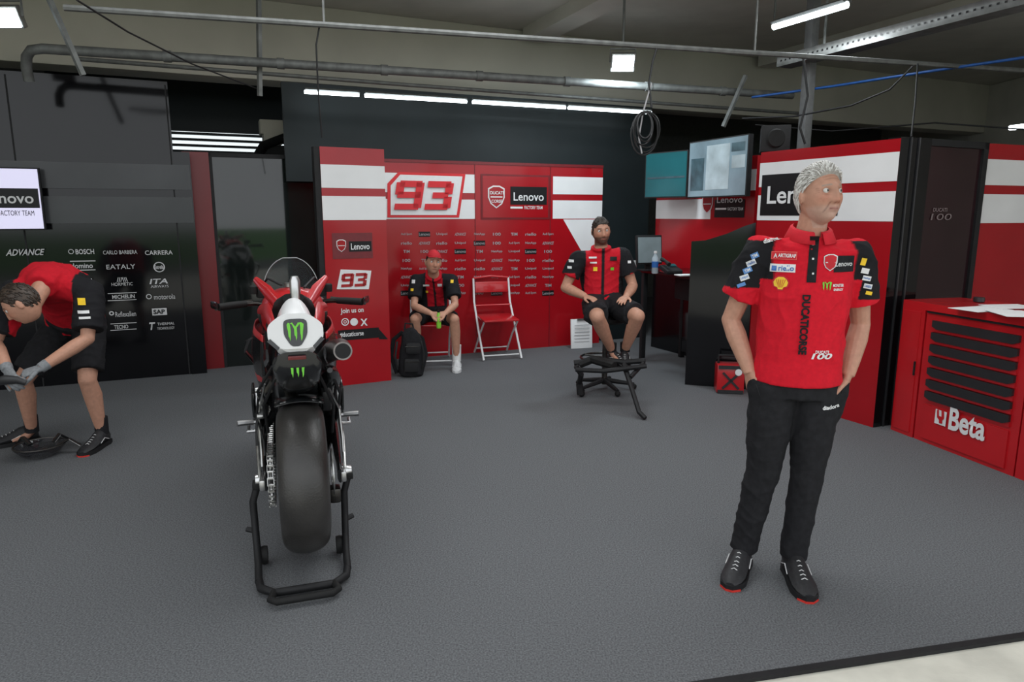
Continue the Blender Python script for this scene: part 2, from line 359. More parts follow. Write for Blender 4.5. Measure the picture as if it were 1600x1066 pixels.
g=MB(); g.rect(WR,0,1.8,LR,2.0,0,.003,.002); g.rect(WR,0,1.52,LR,1.73,0,.003,.002); g.build('stripe',m_white,wr)
g=MB(); prect(g,WR,1190,270,1312,337,0,n=.006); ptext(g,'Lenovo',WR,1198,289,1304,318,1,n=.012,bold=.015); g.build('name_board',[m_txtb,m_txtw],wr,flat=True)
WC,LC=frame((2.70,4.97),(2.98,5.08))
g=MB(); g.rect(WC,0,0,LC,2.1,0,.0,.1); wc=g.build('wall_right_column',m_black,kind='structure')
g=MB()
for s in (.09,.17): g.rect(WC,s,0,s+.012,2.1,0,.01,.012)
g.build('panel_joint',m_drawer,wc)
WD,LD=frame((2.98,5.25),(3.72,5.6))
g=MB(); g.rect(WD,0,0,LD,2.12,0,0,.05); wd=g.build('wall_right_smoked',mat('smoked_dark',(.03,.012,.015),.1,0,.3,1.2),kind='structure')
g=MB(); g.rect(WD,LD-.06,0,LD,2.12,0,.02,.03); g.rect(WD,0,2.07,LD,2.12,0,.02,.03); g.build('edge_strip',m_matte,wd)
g=MB(); ptext(g,'DUCATI',WD,1457,325,1479,331,0,bold=.02); ptext(g,'100',WD,1454,334,1486,344,0,bold=.0,shear=.2); g.build('lettering',mat('print_dim',(.18,.14,.14),.5),wd,flat=True)
WE,LE=frame((3.72,5.62),(5.6,6.35))
g=MB(); g.rect(WE,0,0,LE,2.12,0,0,.06); we=g.build('wall_right_far',m_red,kind='structure')
g=MB(); g.rect(WE,0,1.8,LE,2.0,0,.003,.002); g.rect(WE,0,1.5,LE,1.73,0,.003,.002); g.build('stripe',m_white,we)
# --- louvre window behind opening
WW,LW=frame((-5.2,8.1),(-2.3,9.4))
g=MB(); g.rect(WW,0,2.2,LW,2.56,0,-.05,.02); wn=g.build('window_1',m_day,kind='structure')
g=MB()
for i in range(5): g.rect(WW,0,2.24+i*.07,LW,2.27+i*.07,0,0,.03)
g.rect(WW,0,2.56,LW,3.7,0,0,.08); g.rect(WW,0,0,LW,2.2,0,0,.08); g.build('louvre_slats',m_upper,wn)
# ================================================================= CEILING SERVICES
def pipe(name,pts,r,m,label,cat,group=None,seg=10): return tag(MB().tube(pts,r,seg).build(name,m),label,cat,group)
a,b=V((-3.6,5.62,2.82)),V((3.0,7.75,2.82))
t=thing('duct_pipe','dull galvanised pipe with a bend at its left end under the beam','pipe',a)
MB().tube([a+V((-.2,.1,-.22)),a+V((-.19,.07,-.12)),a+V((-.15,.03,-.05)),a+V((-.09,0,-.01)),a,b],.038,14).build('pipe',m_galv,t,world=True)
for k in range(1,8): c=a.lerp(b,k/8); MB().tube([c-(b-a).normalized()*.03,c+(b-a).normalized()*.03],.046,14).build('coupling',m_galv,t,world=True)
b1,b2=at(100,12,4.5),at(1640,113,6.35)
t=thing('conduit_rail','long pale rail running across under the ceiling','rail',b1)
MB().tube([b1,b2],.02,8).build('rail',m_galv,t,world=True)
for k in (.2,.62): c=b1.lerp(b2,k); MB().tube([c,V((c.x,c.y,3.73))],.008,6).build('hanger',m_galv,t,world=True)
t1,t2=at(1225,92,7.2),at(1650,-4,5.0)
t=thing('cable_tray','perforated galvanised cable tray running to the top right','cable tray',t1)
X,_=frame((t1.x,t1.y),(t2.x,t2.y)); g=MB()
L=(t2-t1).length; zz=(t1.z+t2.z)/2
g.rect(X,0,zz-.05,L,zz+.05,0,.09,.004); g.rect(X,0,zz-.05,L,zz+.05,0,-.09,.004)
g.add([(0,zz-.05,.09),(L,zz-.05,.09),(L,zz-.05,-.09),(0,zz-.05,-.09)],[(0,1,2,3)],0,X)
for k in range(44): g.rect(X,.05+k*L/44,zz-.01,.05+k*L/44+.02,zz+.006,1,.094)
g.build('tray',[mat('tray_zinc',(.19,.195,.19),.6,.4,.2,14),m_drawer],t,world=True,flat=True)
for k in (.2,.8): c=t1.lerp(t2,k); MB().tube([V((c.x,c.y,zz)),V((c.x,c.y,3.73))],.012,6).build('hanger',m_galv,t,world=True)
pipe('blue_hose',[at(1175,152,7.5),at(1300,135,6.9),at(1450,112,6.3),at(1640,84,5.6)],.012,m_blue,'thin blue air line running across at the upper right','hose')
pipe('sprinkler_pipe',[at(120,92,5.9),at(640,133,6.9),at(1260,178,8.6)],.018,m_galv,'thin grey pipe below the silver galvanised pipe','pipe')
pipe('overhead_cable',[at(120,0,4.3),at(200,50,4.8),at(300,100,5.6),at(400,138,6.4)],.006,m_wire,'thin black cable slanting down at the upper left','cable')
pipe('overhead_cable',[at(1430,100,6.1),at(1390,140,6.2),at(1330,165,6.4),at(1240,182,6.8),at(1160,185,7.2)],.008,m_wire,'black cable looping from the rail to the wall screens','cable')
pipe('overhead_cable',[at(1255,88,6.1),at(1262,150,6.1),at(1250,200,6.1),at(1258,225,6.1)],.01,m_wire,'black cable hanging beside the grey post','cable')
pipe('overhead_cable',[at(500,36,4.9),at(494,70,4.9),at(497,140,5.0),at(503,215,5.1)],.006,m_wire,'black cable hanging down by the striped partition','cable')
pipe('overhead_cable',[at(1434,100,5.9),at(1430,160,5.6),at(1424,214,5.3)],.007,m_wire,'black cable dropping to the dark column','cable')
pipe('overhead_cable',[at(1180,195,7.6),at(1300,205,7.4),at(1460,192,7.2),at(1640,205,7.0)],.008,m_wire,'thin black cable sagging above the red right wall','cable')
for i,(x0,y0,x1,y1,Y) in enumerate([(60,-40,130,118,5.2),(1165,118,1130,198,7.4),(404,-10,406,150,6.2)]):
    p_=at(x0,y0,Y);q_=at(x1,y1,Y); g=MB().tube([p_,q_],[(.024,.016)]*2,4)
    if p_.z<3.73 and i!=1: g.tube([p_,V((p_.x,p_.y,3.73))],.008,6)
    tag(g.build('support_strut',m_galv),['grey slotted strut slanting at the top left corner','slanting strut left of the blue air line','upright strut in front of the left window slats'][i],'strut')
c=at(1258,195,7.0)
o=MB().box((c.x,c.y,2.9),(.09,.09,1.66),Rz(ra),.005).build('service_post',mat('post_grey',(.12,.12,.12),.7)); tag(o,'grey upright metal post above the red wall','post')
tl0,tl1=V((-2.0,6.98,2.73)),V((1.62,8.38,2.73))
names_=['leftmost thin ceiling tube light over the red wall','second tube light from the left over the red wall','third tube light from the left over the red wall','rightmost tube light above the wall screens']
for i,(x0,x1) in enumerate([(507,582),(590,733),(741,876),(880,1005)]):
    f0=(x0-507)/498;f1=(x1-507)/498
    p_=tl0.lerp(tl1,f0*(1+.13*(f0-1)));q_=tl0.lerp(tl1,f1*(1+.13*(f1-1)))
    t=thing('tube_light',names_[i],'light',p_,0,'tube lights over the red wall')
    MB().tube([p_,q_],.016,8).build('tube',m_tube,t,world=True)
    MB().tube([p_+V((0,.03,.03)),q_+V((0,.03,.03))],[(.02,.02)]*2,4).build('housing',m_galv,t,world=True)
def arealight(loc,size,energy,rot,col=(.9,.96,1),sy=None):
    l=bpy.data.lights.new('l','AREA'); l.energy=energy; l.size=size; l.color=col
    if sy: l.shape='RECTANGLE'; l.size_y=sy
    o=bpy.data.objects.new('area_light',l); COL.objects.link(o); o.location=loc; o.rotation_euler=rot; return o
arealight((-.2,7.3,2.68),3.4,14,(math.radians(-12),0,ra),sy=.1)
def flood(px,py,Y,s,label,rz=0,tilt=.5,en=25):
    c=at(px,py,Y); t=thing('flood_light',label,'light',c,rz)
    R=Rx(tilt)
    MB().box((0,0,0),(s*1.15,s*.3,s*.85),R,.01).build('housing',m_steel,t)
    MB().box(R@V((0,-s*.16,0)),(s,.02,s*.7),R).build('lamp_panel',m_flood,t)
    MB().tube([(-s*.6,0,0),(-s*.6,0,s*.6),(s*.6,0,s*.6),(s*.6,0,0)],.01,6).build('bracket',m_galv,t)
    MB().tube([(0,0,s*.6),(0,0,3.73-c.z)],.012,6).build('hanger',m_galv,t)
    if en: arealight(c+V((0,-.15,-.12)),.3,en,(math.radians(25),0,0),(.8,.93,1))
flood(973,97,7.0,.2,'square glowing floodlight hanging in the middle of the ceiling')
flood(12,26,5.3,.18,'square glowing floodlight at the upper left corner',en=0)
p_,q_=V((2.41,6.78,3.3)),V((2.76,6.1,3.3)); t=thing('ceiling_light','long bright ceiling light left of the cable tray','light',p_)
MB().tube([p_,q_],[(.06,.03)]*2,4,side=(1,.5,0)).tube([p_,V((p_.x,p_.y,3.73))],.01,6).build('housing',m_galv,t,world=True)
MB().tube([p_+V((0,0,-.03)),q_+V((0,0,-.03))],.03,8).build('tube',m_tube,t,world=True)
p_=at(1578,200,7.5);q_=at(1660,190,7.5)
o=tag(MB().tube([p_,q_],.025,8).build('tube_light',m_tube),'small bright tube light at the right edge above the red wall','light')
# cable coil
c=at(1008,197,5.4); t=thing('cable_coil','black cable coil hanging from the ceiling rail by a hook','cable',c)
for k in range(6):
    r=.075+.011*k; dx=random.uniform(-.02,.02); ph=random.uniform(-.25,.25)
    MB().tube([c+V((dx+r*math.cos(a)*(.8+ph*.5),(k-3)*.014+.02*math.sin(a+k),-.01*k+r*(1.2-ph*.3)*math.sin(a))) for a in np.linspace(0,2*PI,25)[:-1]],.006,6,closed=True).build('loop',m_wire,t,world=True)
MB().tube([at(1018,168,5.4),at(1014,130,5.4),at(1020,95,5.4),at(1026,76,5.4)],.008,6).build('lead',m_wire,t,world=True)
MB().tube([at(1003,240,5.4),at(998,215,5.4),at(1005,175,5.4),at(1018,130,5.4)],.006,6).build('lead',m_txtg,t,world=True)
c=at(1211,218,6.2); t=thing('speaker','black box speaker on top of the red wall beside the screen','speaker',c)
MB().box((0,0,0),(.24,.2,.22),Rz(-.3),.012).build('cabinet',m_matte,t); MB().lathe([(.0,0),(.07,0),(.08,.012),(.0,.012)],(-.03,-.12,0),'Y',20).build('cone',m_rub2,t)
c=at(424,200,8.2); o=tag(MB().box(c,(.26,.2,.16),Rz(ra),.01).box(c+V((0,0,-.12)),(.2,.2,.14),Rz(ra),.01).build('storage_box',m_beam),'beige box standing behind the dark panel at the bright slats','box')
c=at(445,236,7.9); t=thing('equipment_case','black rounded case behind the dark panel','case',c-V((0,0,.1)))
g=MB(); g.tube([V((-.33,0,-.3)),V((-.33,0,0)),V((-.22,0,.16)),V((0,0,.24)),V((.22,0,.16)),V((.33,0,0)),V((.33,0,-.3))],[(.05,.1)]*7,8); g.build('shell',m_matte,t); MB().box((0,.05,-.05),(.5,.1,.42),None,.03).build('core',m_rub2,t)
# ================================================================= SCREENS
def screen(name,X,x0,y0,x1,y1,mats,label,pics=()):
    s0=q(X,x0,(y0+y1)/2)[0];s1=q(X,x1,(y0+y1)/2)[0];z1=q(X,(x0+x1)/2,y0)[1];z0=q(X,(x0+x1)/2,y1)[1]
    t=thing(name,label,'screen',X@V((s0,z0,0)))
    g=MB(); g.rect(X,s0,z0,s1,z1,0,.0,.05); g.build('casing',m_matte,t,world=True)
    g=MB(); g.rect(X,s0+.012,z0+.012,s1-.012,z1-.012,0,.003)
    for f in pics: f(g)
    g.build('display',mats,t,world=True,flat=True)
    g=MB(); g.box(X@V(((s0+s1)/2,(z0+z1)/2,-.09)),(.12,.12,.12)); g.build('bracket',m_galv,t,world=True)
    return t
a_=at(1076,260,7.35);b_=at(1168,260,6.55); XS,_=frame((a_.x,a_.y),(b_.x,b_.y))
screen('television',XS,1076,216,1168,308,[m_screen2,m_pic1,m_pic2],'television showing a pale blue picture right of the teal one',
  [lambda g:prect(g,XS,1104,226,1140,296,1,n=.006),lambda g:prect(g,XS,1080,248,1100,298,2,n=.006),lambda g:prect(g,XS,1144,222,1165,236,2,n=.006),lambda g:prect(g,XS,1144,242,1165,262,1,n=.006)])
a_=at(1008,260,7.9);b_=at(1074,260,7.45); XS2,_=frame((a_.x,a_.y),(b_.x,b_.y))
screen('television',XS2,1008,237,1074,309,[m_screen,m_pic2],'teal television beside the one with the pale picture',[lambda g:prect(g,XS2,1012,276,1070,279,1,n=.006)])
XT=WL@T((0,0,.16))
screen('television',XT,-60,261,66,360,[m_lilac,m_txtb,m_txtw],'pale lilac screen on the dark left wall',
  [lambda g:prect(g,XT,-58,294,61,325,1,n=.006),lambda g:ptext(g,'FACTORY TEAM',XT,-2,329,54,337,1,n=.008,bold=.0),lambda g:ptext(g,'Lenovo',XT,-28,301,53,318,2,n=.01,bold=.015)])
# ================================================================= DESK AREA
deskR=math.atan2(.35,.95)
dk=thing('desk','tall black desk along the right rear wall','desk',(1.83,7.0,0),deskR)
MB().box((0,0,.975),(.56,1.1,.035),None,.006).build('desk_top',m_black,dk)
for sx,sy in ((-.25,-.51),(-.25,.51),(.25,.51),(.25,-.51)): MB().box((sx,sy,.48),(.05,.05,.955),None,.004).build('leg',m_matte,dk)
MB().box((-.18,-.48,.48),(.12,.08,.94),None,.006).build('side_panel',m_black,dk)
MB().box((.24,0,.5),(.02,.98,.85)).build('back_panel',m_black,dk)
MB().box((-.13,-.524,.48),(.012,.012,.94)).build('edge_strip',m_steel,dk)
c=at(1013,412,7.2); c.z=.994; t=thing('monitor','small grey monitor standing on the desk','monitor',c,.35)
MB().box((0,0,.215),(.3,.025,.3),Rx(-.1),.006).build('casing',m_matte,t); MB().box((0,-.018,.215),(.27,.004,.26),Rx(-.1)).build('display',mat('screen_grey',(.12,.15,.16),.3,0,.2,6,emit=.4),t)
MB().box((0,.0,.008),(.2,.14,.014),None,.004).box((0,.02,.05),(.05,.02,.1)).build('stand',m_matte,t)
c=at(1023,430,6.85); t=thing('water_bottle','clear plastic water bottle on the desk by the monitor','bottle',(c.x,c.y,.994))
MB().lathe([(.028,0),(.032,.01),(.032,.15),(.014,.185),(.014,.2)],(0,0,0)).build('body',m_bottle,t); MB().lathe([(.016,.198),(.016,.22)],(0,0,0)).build('cap',m_txtw,t); MB().lathe([(.033,.06),(.033,.12)],(0,0,0)).build('label',m_pblue,t)
c=at(1048,425,6.75); t=thing('desk_phone','black desk telephone beside the water bottle','telephone',(c.x,c.y,.996),.3)
MB().box((0,0,.045),(.17,.17,.04),Rx(.3),.01).build('base',m_matte,t); MB().tube([(-.06,-.07,.1),(-.065,0,.13),(-.06,.07,.14)],[.022,.014,.022],8).build('handset',m_rub2,t); MB().box((.03,.03,.085),(.07,.05,.01),Rx(.3)).build('display',m_screen,t)
c=at(1070,430,6.6); t=tag(MB().box((c.x,c.y,1.0),(.16,.12,.01),Rz(.3)).build('notepad',m_paper),'white notepad on the near end of the desk','notepad')
c=at(990,415,7.4); t=tag(MB().lathe([(.03,0),(.034,.09),(.03,.09),(.027,.01)],(c.x,c.y,.994)).build('cup',m_txtw),'white cup left of the monitor','cup')
t=thing('computer_case','small black computer fixed under the desk top','computer',(1.80,6.95,.72),deskR)
MB().box((0,0,.12),(.18,.3,.235),None,.01).build('casing',m_matte,t); MB().box((0,-.152,.2),(.12,.01,.015)).build('drive_slot',m_steel,t)
XQ,_=frame((1.62,6.30),(2.13,6.12)); g=MB(); g.poly(XQ,[(0,0),(.54,0),(.54,1.5),(.45,1.47),(.3,1.4),(.12,1.34),(.0,1.33)],0,0,.10); o=g.build('divider_counter',m_black)
tag(o,'tall glossy black counter end with sloping top beside the red wall','counter')
c=gnd(1136,610); t=thing('battery_box','small red metal carry box with handle on the floor','carry box',c+V((0,-.04,0)),-.15)
MB().box((0,0,.13),(.24,.18,.26),None,.02).build('body',m_redp,t); MB().tube([(-.1,0,.26),(-.1,0,.33),(.1,0,.33),(.1,0,.26)],.012,8).build('handle',m_matte,t)
g=MB()
for a1 in (-1,1): g.box((0,-.095,.12),(.2,.012,.02),Ry(a1*.8))
g.box((0,-.095,.24),(.22,.014,.03)).box((0,-.095,.02),(.22,.014,.03)); g.build('brace',m_drawer,t)
MB().lathe([(.0,0),(.03,0),(.03,.01),(0,.01)],(.06,-.107,.2),'Y',12).build('gauge',m_txtw,t)
# ================================================================= TOOL CABINETS
XC,LCb=frame((2.815,4.93),(3.075,3.88))
def cabinet(s0,s1,label,first):
    t=thing('tool_cabinet',label,'tool cabinet',XC@V((s0,0,0)))
    g=MB(); g.rect(XC,s0,.0,s1,.92,0,0,.5); g.build('body',m_redp,t,world=True)
    g=MB(); g.rect(XC,s0,.92,s1,.97,0,.02,.54); g.build('worktop',m_redp,t,world=True)
    g=MB(); g.rect(XC,s0+.01,.905,s1-.01,.92,0,.012,.02); g.build('edge_strip',m_matte,t,world=True)
    for k in range(7):
        z1=.86-k*.082; a0=s0+.07;a1=s1-.06
        g=MB(); g.rect(XC,a0,z1-.074,a1,z1,0,.012,.02); dr=g.build('drawer',m_redp,t,world=True)
        g=MB(); pts=[(a0,z1-.042),(a0+.04,z1-.058),(a1-.04,z1-.058),(a1,z1-.042),(a1,z1),(a0,z1)]
        g.poly(XC,pts,0,.022,.018); g.build('handle',m_drawer,dr,world=True)
    g=MB(); g.rect(XC,s0+.07,.03,s1-.06,.27,0,.01,.01); g.build('lower_door',m_redp,t,world=True)
    return t
pil=thing('cabinet_pillar','narrow red pillar at the left end of the tool cabinets','cabinet',XC@V((0,0,0)))
g=MB(); g.rect(XC,0,0,.2,.97,0,.005,.5); g.build('body',m_redp,pil,world=True); g=MB(); g.rect(XC,.015,.03,.17,.9,0,.011,.006); g.build('door',m_redp,pil,world=True)
g=MB(); g.rect(XC,.16,.45,.17,.55,0,.02,.01); g.build('handle',m_matte,pil,world=True)
cb=cabinet(.21,.21+.76,'red tool cabinet with seven black-edged drawers and white lettering',True)
g=MB(); ptext(g,'Beta',XC,1485,643,1544,681,0,n=.02,bold=.028,shear=0)
prect(g,XC,1464,641,1482,664,0,n=.018); g.build('lettering',m_txtw,cb,world=True,flat=True)
g=MB(); ppoly(g,XC,[(1468,640),(1471,640),(1471,650),(1475,651),(1475,641),(1479,641),(1479,654),(1476,657),(1476,662),(1471,661),(1471,656),(1468,652)],0,n=.021); g.build('wrench_emblem',m_redp,cb,world=True,flat=True)
cabinet(.98,1.74,'second red tool cabinet cut off by the right edge',False)
for i,(px,py,r,w,h) in enumerate([(1532,483,.3,.3,.21),(1578,479,.1,.28,.2),(1585,490,-.2,.21,.3)]):
    c=gnd(px,py,.973+i*.004); o=tag(MB().box(c,(w,h,.003),Rz(r)).build('paper_sheet',m_paper),['white paper sheet at the left on the tool cabinet','white paper sheet lying at the back on the tool cabinet','white paper sheet at the front edge on the tool cabinet'][i],'paper')
c=gnd(1518,472,.971)+V((.05,.0,0)); t=thing('measuring_tape','small black roll on the tool cabinet behind the papers','roll',c); MB().lathe([(.03,0),(.035,.004),(.035,.03),(.03,.034)],(0,0,0)).build('casing',m_drawer,t)
# ================================================================= FOLDING CHAIRS
def fchair(loc,rz,label):
    t=thing('folding_chair',label,'chair',loc,rz,'red folding chairs by the red wall')
    g=MB(); g.box((0,-.02,.44),(.40,.38,.022),Rx(.06),.01); g.build('seat',m_redp,t)
    g=MB(); g.box((0,.21,.76),(.38,.016,.12),Rx(-.15),.007); g.build('backrest',m_redp,t)
    for s in (-1,1):
        MB().tube([(s*.205,.235,.86),(s*.21,.19,.6),(s*.215,-.02,.3),(s*.215,-.24,.01)],.012,8).build('leg',m_white,t)
        MB().tube([(s*.19,-.17,.42),(s*.19,.04,.24),(s*.195,.26,.01)],.011,8).build('leg',m_white,t)
    MB().tube([(-.205,.235,.86),(0,.24,.88),(.205,.235,.86)],.012,8).build('top_rail',m_redp,t)
    MB().tube([(-.2,-.19,.05),(.2,-.19,.05)],.008,8).build('stretcher',m_white,t); MB().tube([(-.19,.22,.06),(.19,.22,.06)],.008,8).build('stretcher',m_white,t)
    MB().tube([(-.21,.16,.56),(.21,.16,.56)],.01,8).build('stretcher',m_redp,t)
    return t
fchair((-.17,7.62,0),.3,'empty red folding chair with white legs standing by the red wall')
fchair((-.86,7.3,0),.15,'red folding chair with white legs under the person in the cap')
# ================================================================= BACKPACK
c=gnd(638,592)+V((0,.1,0)); t=thing('backpack','black backpack standing on the floor before the seated person in the cap','backpack',c,.25)
rr=[(.0,.095,.07),(.03,.125,.09),(.14,.130,.095),(.26,.112,.08),(.36,.10,.07),(.44,.075,.045),(.48,.035,.02)]
g=MB(); g.tube([(.03*math.sin(z*6),.03*math.sin(z*7),z) for z,_,_ in rr],[(a_,b_) for _,a_,b_ in rr],20,side=(1,0,0))
g.v=[v+V((.008*math.sin(v.z*40+v.y*30),.008*math.sin(v.z*33+v.x*45),0)) for v in g.v]; g.build('body',m_fabB,t)
for zz_,hh in ((.06,.14),(.24,.11)):
    g=MB(); g.box((.03*math.sin(zz_*6),-.085,zz_+hh/2),(.15,.06,hh),Ry(.06),.028); pk=g.build('pocket',m_matte,t); MB().tube([(-.05,-.118,zz_+hh-.03),(.08,-.118,zz_+hh-.035)],.004,6).build('zip',m_dsteel,pk)
for s in (-1,1):
    MB().tube([(s*.05,.05,.44),(s*.14,.08,.36),(s*.17,.06,.2),(s*.12,.04,.03)],[(.022,.007)]*4,8,side=(1,0,0)).build('strap',m_fabB,t)
    MB().tube([(s*.115,-.03,.36),(s*.14,-.06,.22),(s*.12,-.04,.08)],[(.01,.004)]*3,6).build('side_strap',m_matte,t)
MB().tube([(-.04,0,.46),(-.03,0,.53),(.04,0,.52),(.05,0,.46)],.009,8).build('carry_loop',m_fabB,t)
# ================================================================= TRESTLE STAND
ts=thing('paddock_stand','low black tubular stand standing free in the middle of the floor','stand',gnd(950,625))
L_=gnd(905,620);R_=gnd(1003,655)
g=MB(); g.tube([at(897,568,5.75),at(940,562,5.75),at(975,566,5.7),at(1008,564,5.65)],[.028,.022,.024,.024],8); g.tube([at(900,578,5.6),at(945,580,5.5),at(1010,572,5.5)],.02,8); g.build('crossbar',m_matte,ts,world=True)
g=MB(); g.tube([at(900,572,5.7),at(908,585,5.72),L_+V((0,0,.12))],.024,8); g.tube([L_+V((0,0,.12)),L_+V((.01,-.01,.02))],.03,8); g.build('leg',m_matte,ts,world=True)
g=MB(); g.tube([at(975,570,5.6),at(988,610,5.35),R_+V((-.02,.02,.05)),R_+V((.02,-.03,.015))],[.024,.02,.02,.018],8); g.build('leg',m_matte,ts,world=True)
g=MB(); g.tube([at(1005,568,5.6),at(985,590,5.45)],.018,8); g.build('brace',m_matte,ts,world=True)
g=MB(); g.tube([at(905,570,5.75),at(925,562,5.75),at(960,572,5.55)],.035,8); g.build('cradle',m_rub2,ts,world=True)
g=MB(); g.ball(L_+V((.02,0,.03)),.03); g.build('wheel',m_rub2,ts,world=True)
c=gnd(908,544); c.z=0; t=thing('notice_board','white sheet on a board standing on the floor left of the stool','board',c,.3)
MB().box((0,0,.175),(.27,.02,.35),Rx(-.08),.004).build('board',m_paper,t); MB().box((0,-.0,.345),(.12,.03,.02),Rx(-.08)).build('clip',m_steel,t)
g=MB()
for k in range(6): g.box((0,-.018,.28-k*.04),(.19,.006,.006),Rx(-.08))
g.build('printed_lines',m_txtg,t)
# ================================================================= STOOL
st=thing('stool','tall black swivel stool carrying the bearded seated person','stool',(.84,6.12,0))
MB().lathe([(0,.62),(.17,.62),(.2,.64),(.2,.67),(.17,.69),(0,.69)],(0,0,0),seg=28).build('seat',m_rub2,st)
MB().tube([(0,0,.05),(0,0,.62)],.025,12).build('pole',m_dsteel,st)
MB().tube([(.22*math.cos(a),.22*math.sin(a)-.02,.3) for a in np.linspace(0,2*PI,25)[:-1]],.011,8,closed=True).build('footring',m_dsteel,st)
for k in range(3): a=k*2*PI/3+.4; MB().tube([(0,0,.3),(.21*math.cos(a),.21*math.sin(a)-.02,.3)],.008,6).build('ring_spoke',m_dsteel,st)
for k in range(5):
    a=k*2*PI/5; MB().tube([(0,0,.09),(.27*math.cos(a),.27*math.sin(a),.05)],[.025,.016],8).build('leg',m_matte,st)
    MB().ball((.27*math.cos(a),.27*math.sin(a),.027),.026).build('castor',m_rub2,st)
# ================================================================= PEOPLE
def sst(x): x=np.clip(x,0,1); return x*x*(3-2*x)
def gs(x,s): return np.exp(-(x/s)**2)
def headgrid(nu=80,nv=60):
    ph=np.linspace(0.001,PI-.001,nv+1)[:,None]; th=np.linspace(0,2*PI,nu+1)[:-1][None,:]
    D=np.stack([np.sin(ph)*np.sin(th),-np.sin(ph)*np.cos(th),np.cos(ph)+0*th],-1).reshape(-1,3)
    fs=[]
    for i in range(nv):
        for j in range(nu): fs.append((i*nu+j,i*nu+(j+1)%nu,(i+1)*nu+(j+1)%nu,(i+1)*nu+j))
    fs+=[tuple(range(nu))[::-1],tuple(nv*nu+j for j in range(nu))]
    return D,fs
def headshape(D):
    dx,dy,dz=D.T; low=np.clip(-dz,0,1)
    g1=np.sqrt((1-low**3.2)/(1-low**2+.02)); g2=np.sqrt((1-low**2.5)/(1-low**2+.02))
    x=.076*dx*(1-.20*low**1.4)*g2; z=.12*dz
    y=np.where(dy<0,.094*dy*g1*(1-.06*low),.102*dy*(1-.30*low))+.008*np.clip(dz,0,1)
    w=np.clip(-dy*2.2,0,1); s=np.clip((.022-z)/.056,0,1)
    nose=(.006+.021*s)*gs(x,.0105+.003*s)*np.where(z<-.034,gs(z+.034,.006),1)*np.where(z>.022,gs(z-.022,.014),1)
    f=-nose-.005*gs(np.abs(x)-.013,.006)*gs(z+.033,.008)
    f+=.0115*gs(np.abs(x)-.031,.014)*gs(z-.008,.011)-.006*gs(z-.029,.009)*gs(x,.045)
    f-=.006*gs(np.abs(x)-.042,.016)*gs(z+.022,.016)
    f+=.0035*gs(np.abs(x)-.030-.25*(-z-.045),.005)*gs(z+.052,.018)
    f-=.007*gs(z+.060,.010)*gs(x,.022)-.003*gs(z+.0755,.005)*gs(x,.022)-.003*gs(z+.0605,.0025)*gs(x,.02)
    f-=.010*gs(z+.098,.015)*gs(x,.024)
    return np.stack([x,y+f*w,z],1)
def earmesh(s):
    t=MB(); t.ball((s*.077,.014,-.006),(.0075,.017,.030),X=Rz(s*.4)@Rx(-.15)); t.ball((s*.074,.008,-.012),(.01,.01,.018)); return t.v,t.f
def addhead(mb,Hm):
    D,fs=headgrid(); P=headshape(D); mb.add([V(p) for p in P],fs,0,Hm)
    for s in (-1,1): mb.add(*earmesh(s),0,Hm)
YK=[-.11,-.075,-.05,-.025,.0,.03,.11]
def hairmesh(Hm,zl,th,name,m,parent,n=300,L=.5,r=.0045,lift=.004,m2=None,front=0.,jt=.12,sweep=.45):
    D,fs=headgrid(96,64); P=headshape(D)
    h=sst((P[:,2]-np.interp(P[:,1],YK,zl))/.012)
    side=np.clip(1-np.clip(D[:,2],0,1)*1.2,0,1)
    off=h*(th*(1-.5*side)+front*sst((-D[:,1]+.1)/.6)*sst((D[:,2]-.35)/.3))-(1-h)*.007
    P2=P+D*off[:,None]; g=MB(); g.add([V(p) for p in P2],fs,1 if m2 else 0,Hm)
    r_=np.random.RandomState(11); cnt=0
    while cnt<n:
        d=r_.normal(size=3); d/=np.linalg.norm(d)
        p=headshape(d[None])[0]
        if p[2]<np.interp(p[1],YK,zl)+.002+r_.uniform(0,.006) or (abs(p[0])>.06 and p[2]<.0 and p[1]<.02): continue
        cnt+=1; pts=[];dd=d.copy(); sd=np.clip(1-max(dd[2],0)*1.2,0,1); jit=r_.normal(size=3)*jt; LL_=L*r_.uniform(.6,1.2); lf=lift*r_.uniform(.4,1.4)
        for k in range(5):
            pp=headshape(dd[None])[0]; up=th*(1-.5*sd)+front*sst((-dd[1]+.1)/.6)*sst((dd[2]-.35)/.3)
            pts.append(Hm@V(pp+dd*(up+lf*(0,.6,.9,.9,.6)[k]-.001)))
            fl_=np.array([sweep*(1-sd)+.25*dd[0]*(1-sd),.9-.4*sd,-.25-.7*sd])+jit; dd=dd+fl_*.11*LL_; dd/=np.linalg.norm(dd)
        g.tube(pts,[r*.6,r,r*.9,r*.6,r*.1],5,mi=0 if (not m2 or r_.rand()<.8) else 1)
    return g.build(name,[m,m2] if m2 else m,parent,world=True)
